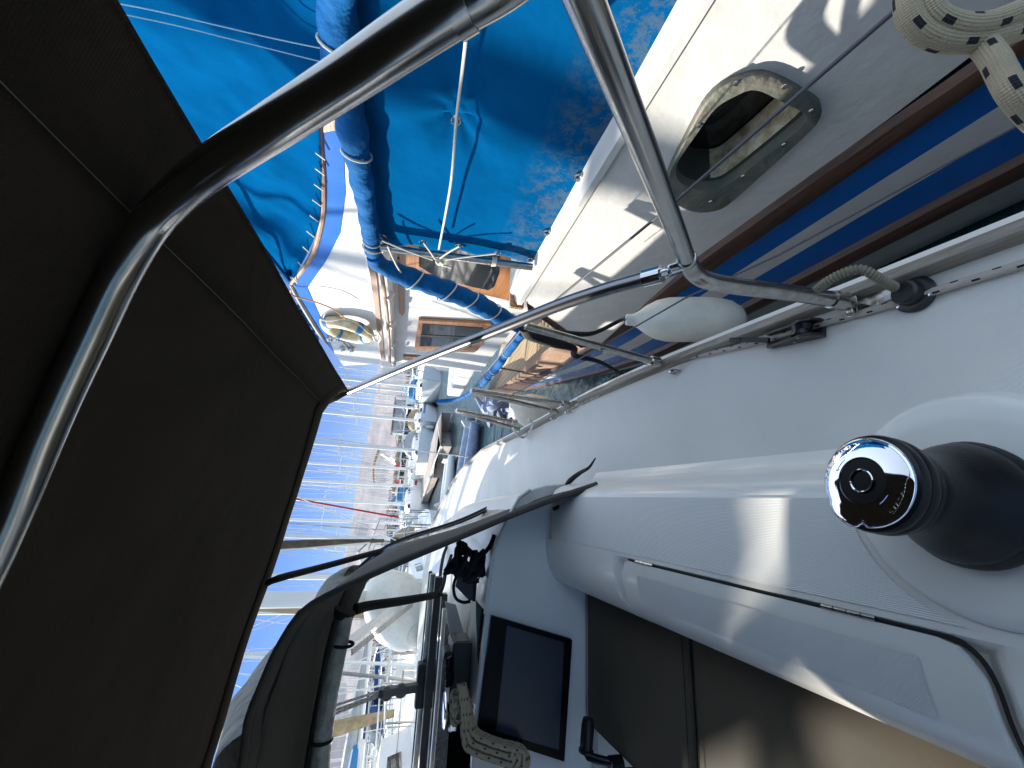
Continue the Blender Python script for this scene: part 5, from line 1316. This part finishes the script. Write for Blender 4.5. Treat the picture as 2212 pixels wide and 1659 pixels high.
for s_ in (-1, 1): MB().box((1.56 * s_, -.2, 2.1), (.03, 6.4, .55)).make('side_window', dark_glass, mc2, local=True, smooth=False)
MB().box((0, -.6, 2.85), (3.3, 6.4, .35)).make('flybridge', tanc, mc2, local=True, smooth=False, bevel=.1)
rb = [[V((lerp(-1.5, 1.5, j / 8), lerp(-2.2, 2.0, i / 10), 5.0 + .35 * math.sin(math.pi * i / 10) + .15 * math.sin(math.pi * j / 8))) for j in range(9)] for i in range(11)]
MB().grid(rb).make('bimini_top', tanc, mc2, local=True, solid=.04)
for yy in (-2.0, 0, 1.9):
    for s_ in (-1, 1): MB().tube([V((1.45 * s_, yy, 5.0)), V((1.45 * s_, yy * .4, 3.0))], .03, 5).make('bimini_leg', steel, mc2, local=True)
put(mc2, 1015, 52, 92)
random.seed(33)
cols = [tealc, navyc, greyc, tanc, gel]
protos = [make_yacht(L=11, B=3.5, F=1.1, hm=yw, cm=yw, cover=cols[k], mast_h=11.5 + k, label='x', hood_m=cols[(k + 1) % 5] if k % 2 else None, rad=1.15) for k in range(4)]
farp = [make_yacht(L=11, B=3.6, F=1.2, hm=yw, cm=yw, cover=cols[k], mast_h=8.5 + 1.2 * k, label='x', rad=1.6, full=False) for k in range(4)]
used = set(); mid_py = [785, 806, 824, 858, 872, 893, 914, 938, 978, 1022, 1058, 1096, 1140, 1186]
def drop(pl, idx, py, D, head, lab, grp, sc=1):
    p = pl[idx]
    if id(p) not in used: used.add(id(p)); put(p, py, D, head); p['label'] = lab; p['group'] = grp; return p
    r = dup(p, ground(py, D), R(head), sc, lab, grp); return r
for i, py in enumerate(mid_py):
    drop(protos, i % 4, py, random.uniform(40, 85), random.choice((175, 350, 5, 185)) + random.uniform(-12, 12), 'white yacht with %s sail cover, %s of the middle rows from starboard' % (COV[i % 4], ORD[i]), 'yachts in the middle rows', random.uniform(.8, 1.05))
for i in range(70):
    py = random.uniform(740, 1215) if i < 38 else random.uniform(1215, 1700)
    drop(farp, random.randrange(4), py, random.uniform(120, 315), random.uniform(0, 360), 'small distant white yacht with bare mast in front of the shore', 'distant yachts before the shore', random.uniform(.85, 1.25))
# ---- port bow, seen through the sprayhood windows
near(1590, 17, 78, L=11, B=3.8, F=1.15, hm=yw, cm=yw, cover=greyc, mast_h=14, ports=5, stripe=None, label='long white yacht with a row of square cabin ports seen through the window')
near(1880, 12.5, 70, L=10, B=3.4, F=1.0, hm=dgrey, cm=dgrey, cover=tealc, mast_h=13, ports=2, label='pale grey yacht with dark ports seen through the window', jib=tanc)
near(1640, 26, 84, L=11, B=3.4, F=1.1, hm=dgrey, cm=gel, cover=navyc, mast_h=13, label='grey hulled yacht with navy cover between the two nearer window yachts', hood_m=navyc, jib=tanc)
near(1300, 12, 185, L=12, B=3.7, F=1.1, hm=yw, cm=yw, cover=greyc, mast_h=14, hood_m=greyc, label='white yacht with grey sprayhood close past our mast foot')
near(1232, 14, 180, L=11, B=3.5, F=1.1, hm=yw, cm=yw, cover=tanc, mast_h=14, hood_m=tanc, label='white yacht with tan sprayhood and brown furled headsail off our bow', jib=tanc)
for i, py in enumerate((1340, 1440, 1470, 1545, 1580, 1640, 1668)):
    drop(protos, i % 4, py, random.uniform(24, 60), random.choice((80, 260)) + random.uniform(-8, 8), 'white yacht with %s sail cover, %s from starboard of those behind the window yachts' % (COV[i % 4], ORD[i]), 'yachts off the port bow', random.uniform(.85, 1.05))
# unseen yacht added to port: its boom and cover shaped to shade our cockpit
shade_yacht = make_yacht(L=12.5, B=3.5, F=1.35, hm=yw, cm=yw, cover=navyc, mast_h=15, label='added unseen white yacht along our port side, boom and cover shaped to shade our cockpit')
shade_yacht.location = (-4.55, 7.2, WZ)
for ch in list(shade_yacht.children):
    if ch.name.startswith(('boom', 'sail_cover')): bpy.data.objects.remove(ch)
pb = [V((.05, 1.2, 4.0)), V((.60, -.4, 3.92)), V((.93, -1.68, 3.88))]
MB().tube(pb, .07, 8).make('boom', alu, shade_yacht, local=True)
rows = []
for i in range(15):
    f = i / 14; q = pb[2].lerp(pb[0], f) + V((-.05 * math.sin(math.pi * f), 0, 0)); hgt = interp([(0, .20), (.05, .27), (.2, .5), (1, .65)], f)
    rows.append([q + V((.11 * math.cos(a), 0, -.16 + (hgt + .16) * (1 + math.sin(a)) / 2)) for a in [2 * math.pi * j / 14 for j in range(14)]])
MB().grid(rows, closed=True).make('sail_cover', navyc, shade_yacht, local=True)
for q in ([(-3.60, 5.55, 1.83), (-3.6, 5.36, 1.71), (-3.6, 5.06, 1.565), (-4.0, 4.3, 1.0), (-4.3, 3.9, -.2)], [(-3.60, 5.50, 1.80), (-3.6, 5.26, 1.69), (-3.6, 5.03, 1.59), (-4.0, 4.1, 1.1), (-4.4, 3.6, -.2)]):
    MB().tube([V(p) - shade_yacht.location for p in q], .016, 8, smooth=5).make('mainsheet', rope_s, shade_yacht, local=True)  # added sheet lines, laid to cast stripes on our cushion
# dinghy tube end lashed on the deck ahead of the window
dg = thing('inflatable_dinghy', 'big white inflatable dinghy tube end cone seen through the front window', 'dinghy', Py(868, 1340, 4.6))
a0, a1 = Py(905, 1368, 4.4), Py(790, 1225, 5.6); dx = (a0 - a1)
MB().lathe([(.10, .0), (.16, -.03), (.26, -.16), (.31, -.34), (.30, -.60), (.22, -.85), (.10, -.92)], a0, dx, 32).make('tube', fend, dg)
MB().lathe([(.11, -.01), (.112, .02), (.06, .035), (.045, .03), (.0, .035)], a0, dx, 28).make('end_cap', white, dg)
# furled headsail and red/white stays close by
def stay(name, p0, p1, r, m, label, cat='stay'):
    o = MB().tube([p0, p0.lerp(p1, .5), p1], r, 8).make(name, m); return tagp(o, label, cat)
def Pg(px, py, D):
    d = ray(px, py); h = math.hypot(d.x, d.y); return d * (D / h)
stay('furled_headsail', Pg(830, 1168, 9.0), Pg(560, 1180, 9.0), [.03, .075, .085], mat('dark_tan_sail', (.12, .09, .06), .85, noise_amt=.5, nscale=6), 'dark tan furled headsail standing beside the slim dark mast', 'sail')
stay('halyard', Pg(800, 1172, 8.8), Pg(570, 1192, 8.8), .012, cord, 'pale tan halyard running beside the dark tan furled sail', 'rope')
stay('red_rope', Pg(862, 1118, 14), Pg(640, 1078, 14), .028, redc, 'thin red rope stay slanting up beyond our bow', 'rope')
stay('white_stay', V((-.9, 8.2, -.45)), Pg(640, 1072, 6.0), .008, alu, 'thin white forestay rising from our own bow')
stay('steel_wire', Px(1010, 987, .36), Pg(640, 940, 4.6), .006, steel, 'thin steel shroud wire rising from our starboard deck edge')
stay('furled_tan_headsail', Pg(852, 1540, 9.5), Pg(700, 1580, 9.5), [.06, .10, .13], mat('tan_laced_sail', (.45, .33, .18), .85, noise_amt=.4, nscale=9), 'tan furled headsail crossing low in the front window', 'sail')
# ---- pontoon
pts = [(948, 930), (953, 963), (935, 1010), (916, 1066), (898, 1120), (890, 1180)]
L_ = [Pz(*p, -1.45) for p in pts]; L_ = [L_[0] + (L_[0] - L_[1]) * .5] + L_ + [L_[-1] + (L_[-1] - L_[-2]) * 2]
pt_t = thing('pontoon', 'long weathered timber pontoon running past our bow', 'pontoon', L_[3])
rows0 = []; 
for i, p in enumerate(L_):
    d = (L_[min(i + 1, len(L_) - 1)] - L_[max(0, i - 1)]); d.z = 0; d.normalize(); n = V((-d.y, d.x, 0)) 
    if n.y < 0: n = -n
    rows0.append([p + V((0, 0, -.45)), p, p + n * 2.4, p + n * 2.4 + V((0, 0, -.45))])
MB().grid(rows0).make('walkway', conc, pt_t, smooth=False)
MB().grid([[r_[0] + V((0, 0, .38)) - (r_[2] - r_[1]) * .02, r_[0] + V((0, 0, .47)) - (r_[2] - r_[1]) * .02, r_[1] + V((0, 0, .03)) + (r_[2] - r_[1]) * .03] for r_ in rows0]).make('edge_board', white, pt_t, smooth=False)
# white dinghy and blue inflatable at the pontoon
def rib(py, D, head, m, label):
    t = thing('inflatable_dinghy', label, 'dinghy')
    MB().tube([V((.55, -1.3, .2)), V((.6, 0, .2)), V((.5, 1.0, .25)), V((0, 1.6, .35)), V((-.5, 1.0, .25)), V((-.6, 0, .2)), V((-.55, -1.3, .2))], [.14, .2, .2, .19, .2, .2, .14], 12, smooth=5).make('tube', m, t, local=True)
    MB().box((0, -.1, .12), (.9, 2.2, .06)).make('floor', greyc, t, local=True, smooth=False); MB().box((0, -1.15, .3), (.9, .06, .35)).make('transom', white, t, local=True, smooth=False)
    return put(t, py, D, head)
rib(990, 12.5, 70, bl2, 'blue inflatable dinghy floating off our starboard bow')
rib(1052, 17.5, 95, gel, 'white inflatable dinghy floating by the pontoon ahead')
# ---- tiny people on the boats
skin = mat('skin', (.45, .25, .16), .6); shirt_r = mat('red_shirt', (.5, .03, .03), .8); shirt_y = mat('yellow_shirt', (.7, .45, .05), .8); trous = mat('dark_trousers', (.03, .03, .035), .9)
def person(loc, shirt, label):
    t = thing('person', label, 'person', loc); t.scale = (.85,) * 3
    bm = bmesh.new(); vs = {}; lay = bm.verts.layers.skin.new()
    J = dict(pel=(0, 0, .92, .13), che=(0, .02, 1.28, .15), nek=(0, .02, 1.47, .06), hed=(0, .03, 1.62, .10), top=(0, .03, 1.72, .06), sl=(.19, .02, 1.40, .06), sr=(-.19, .02, 1.40, .06), el=(.26, .06, 1.15, .045), er=(-.26, .06, 1.15, .045), hl=(.22, .22, .98, .04), hr=(-.22, .22, .98, .04), kl=(.10, .06, .50, .06), kr=(-.10, .02, .50, .06), fl=(.11, 0, .06, .045), fr=(-.11, -.04, .06, .045), tl=(.11, .14, .03, .035), tr=(-.11, .10, .03, .035), pl=(.09, 0, .86, .09), pr=(-.09, 0, .86, .09))
    for k, (x, y, z, r) in J.items(): vs[k] = bm.verts.new((x, y, z))
    bm.verts.index_update()
    for a, b_ in (('pel', 'che'), ('che', 'nek'), ('nek', 'hed'), ('hed', 'top'), ('che', 'sl'), ('che', 'sr'), ('sl', 'el'), ('sr', 'er'), ('el', 'hl'), ('er', 'hr'), ('pel', 'pl'), ('pel', 'pr'), ('pl', 'kl'), ('pr', 'kr'), ('kl', 'fl'), ('kr', 'fr'), ('fl', 'tl'), ('fr', 'tr')): bm.edges.new((vs[a], vs[b_]))
    for k, (x, y, z, r) in J.items(): vs[k][lay].radius = (r, r)
    vs['pel'][lay].use_root = True
    me = bpy.data.meshes.new('body'); bm.to_mesh(me); bm.free()
    o = link('body', me, skin, t, True, False); o.modifiers.new('skin', 'SKIN').use_smooth_shade = True; o.modifiers.new('sub', 'SUBSURF').levels = 1
    MB().lathe([(.15, .95), (.155, 1.1), (.17, 1.3), (.12, 1.43), (.07, 1.47)], (0, .015, 0), (0, 0, 1), 14).make('shirt', shirt, t, local=True)
    tr2 = MB().tube([V((.09, 0, .92)), V((.10, .06, .5)), V((.11, 0, .1))], [.11, .085, .07], 8).tube([V((-.09, 0, .92)), V((-.10, .02, .5)), V((-.11, -.04, .1))], [.11, .085, .07], 8).make('trousers', trous, t, local=True)
    MB().lathe([(.105, 1.62), (.10, 1.70), (.05, 1.75), (0, 1.76)], (0, .015, 0), (0, 0, 1), 12).make('hair', trous, t, local=True); return t
def gz(py, D, z): return ground(py, D, z)
person(gz(1036, 60, -2.0), shirt_r, 'person in a red top and dark trousers standing on the yacht deck beyond our bow')
person(gz(1046, 59, -2.0), shirt_y, 'person in a yellow top standing beside the red one on the yacht deck')
person(gz(996, 58, -1.9), shirt_y, 'person in a yellow top alone on the deck nearer the brown bimini cruiser')
# jetty post with life ring

# ================================================================== HAZE
hz = bpy.data.materials.new('haze_air'); hz.use_nodes = True; t = hz.node_tree
for n in list(t.nodes):
    if n.type == 'BSDF_PRINCIPLED': t.nodes.remove(n)
out = [n for n in t.nodes if n.type == 'OUTPUT_MATERIAL'][0]
pv = t.nodes.new('ShaderNodeVolumePrincipled'); pv.inputs['Color'].default_value = (.86, .90, 1.0, 1); pv.inputs['Density'].default_value = .00004; pv.inputs['Anisotropy'].default_value = 0.0
t.links.new(pv.outputs[0], out.inputs['Volume'])
MBH = MB().box((0, 4500, 500), (18400, 15400, 1010)); hzo = MBH.make('haze', hz, smooth=False); hzo.location.z = WZ - 1 + 5 - 0; tagp(hzo, kind='stuff')
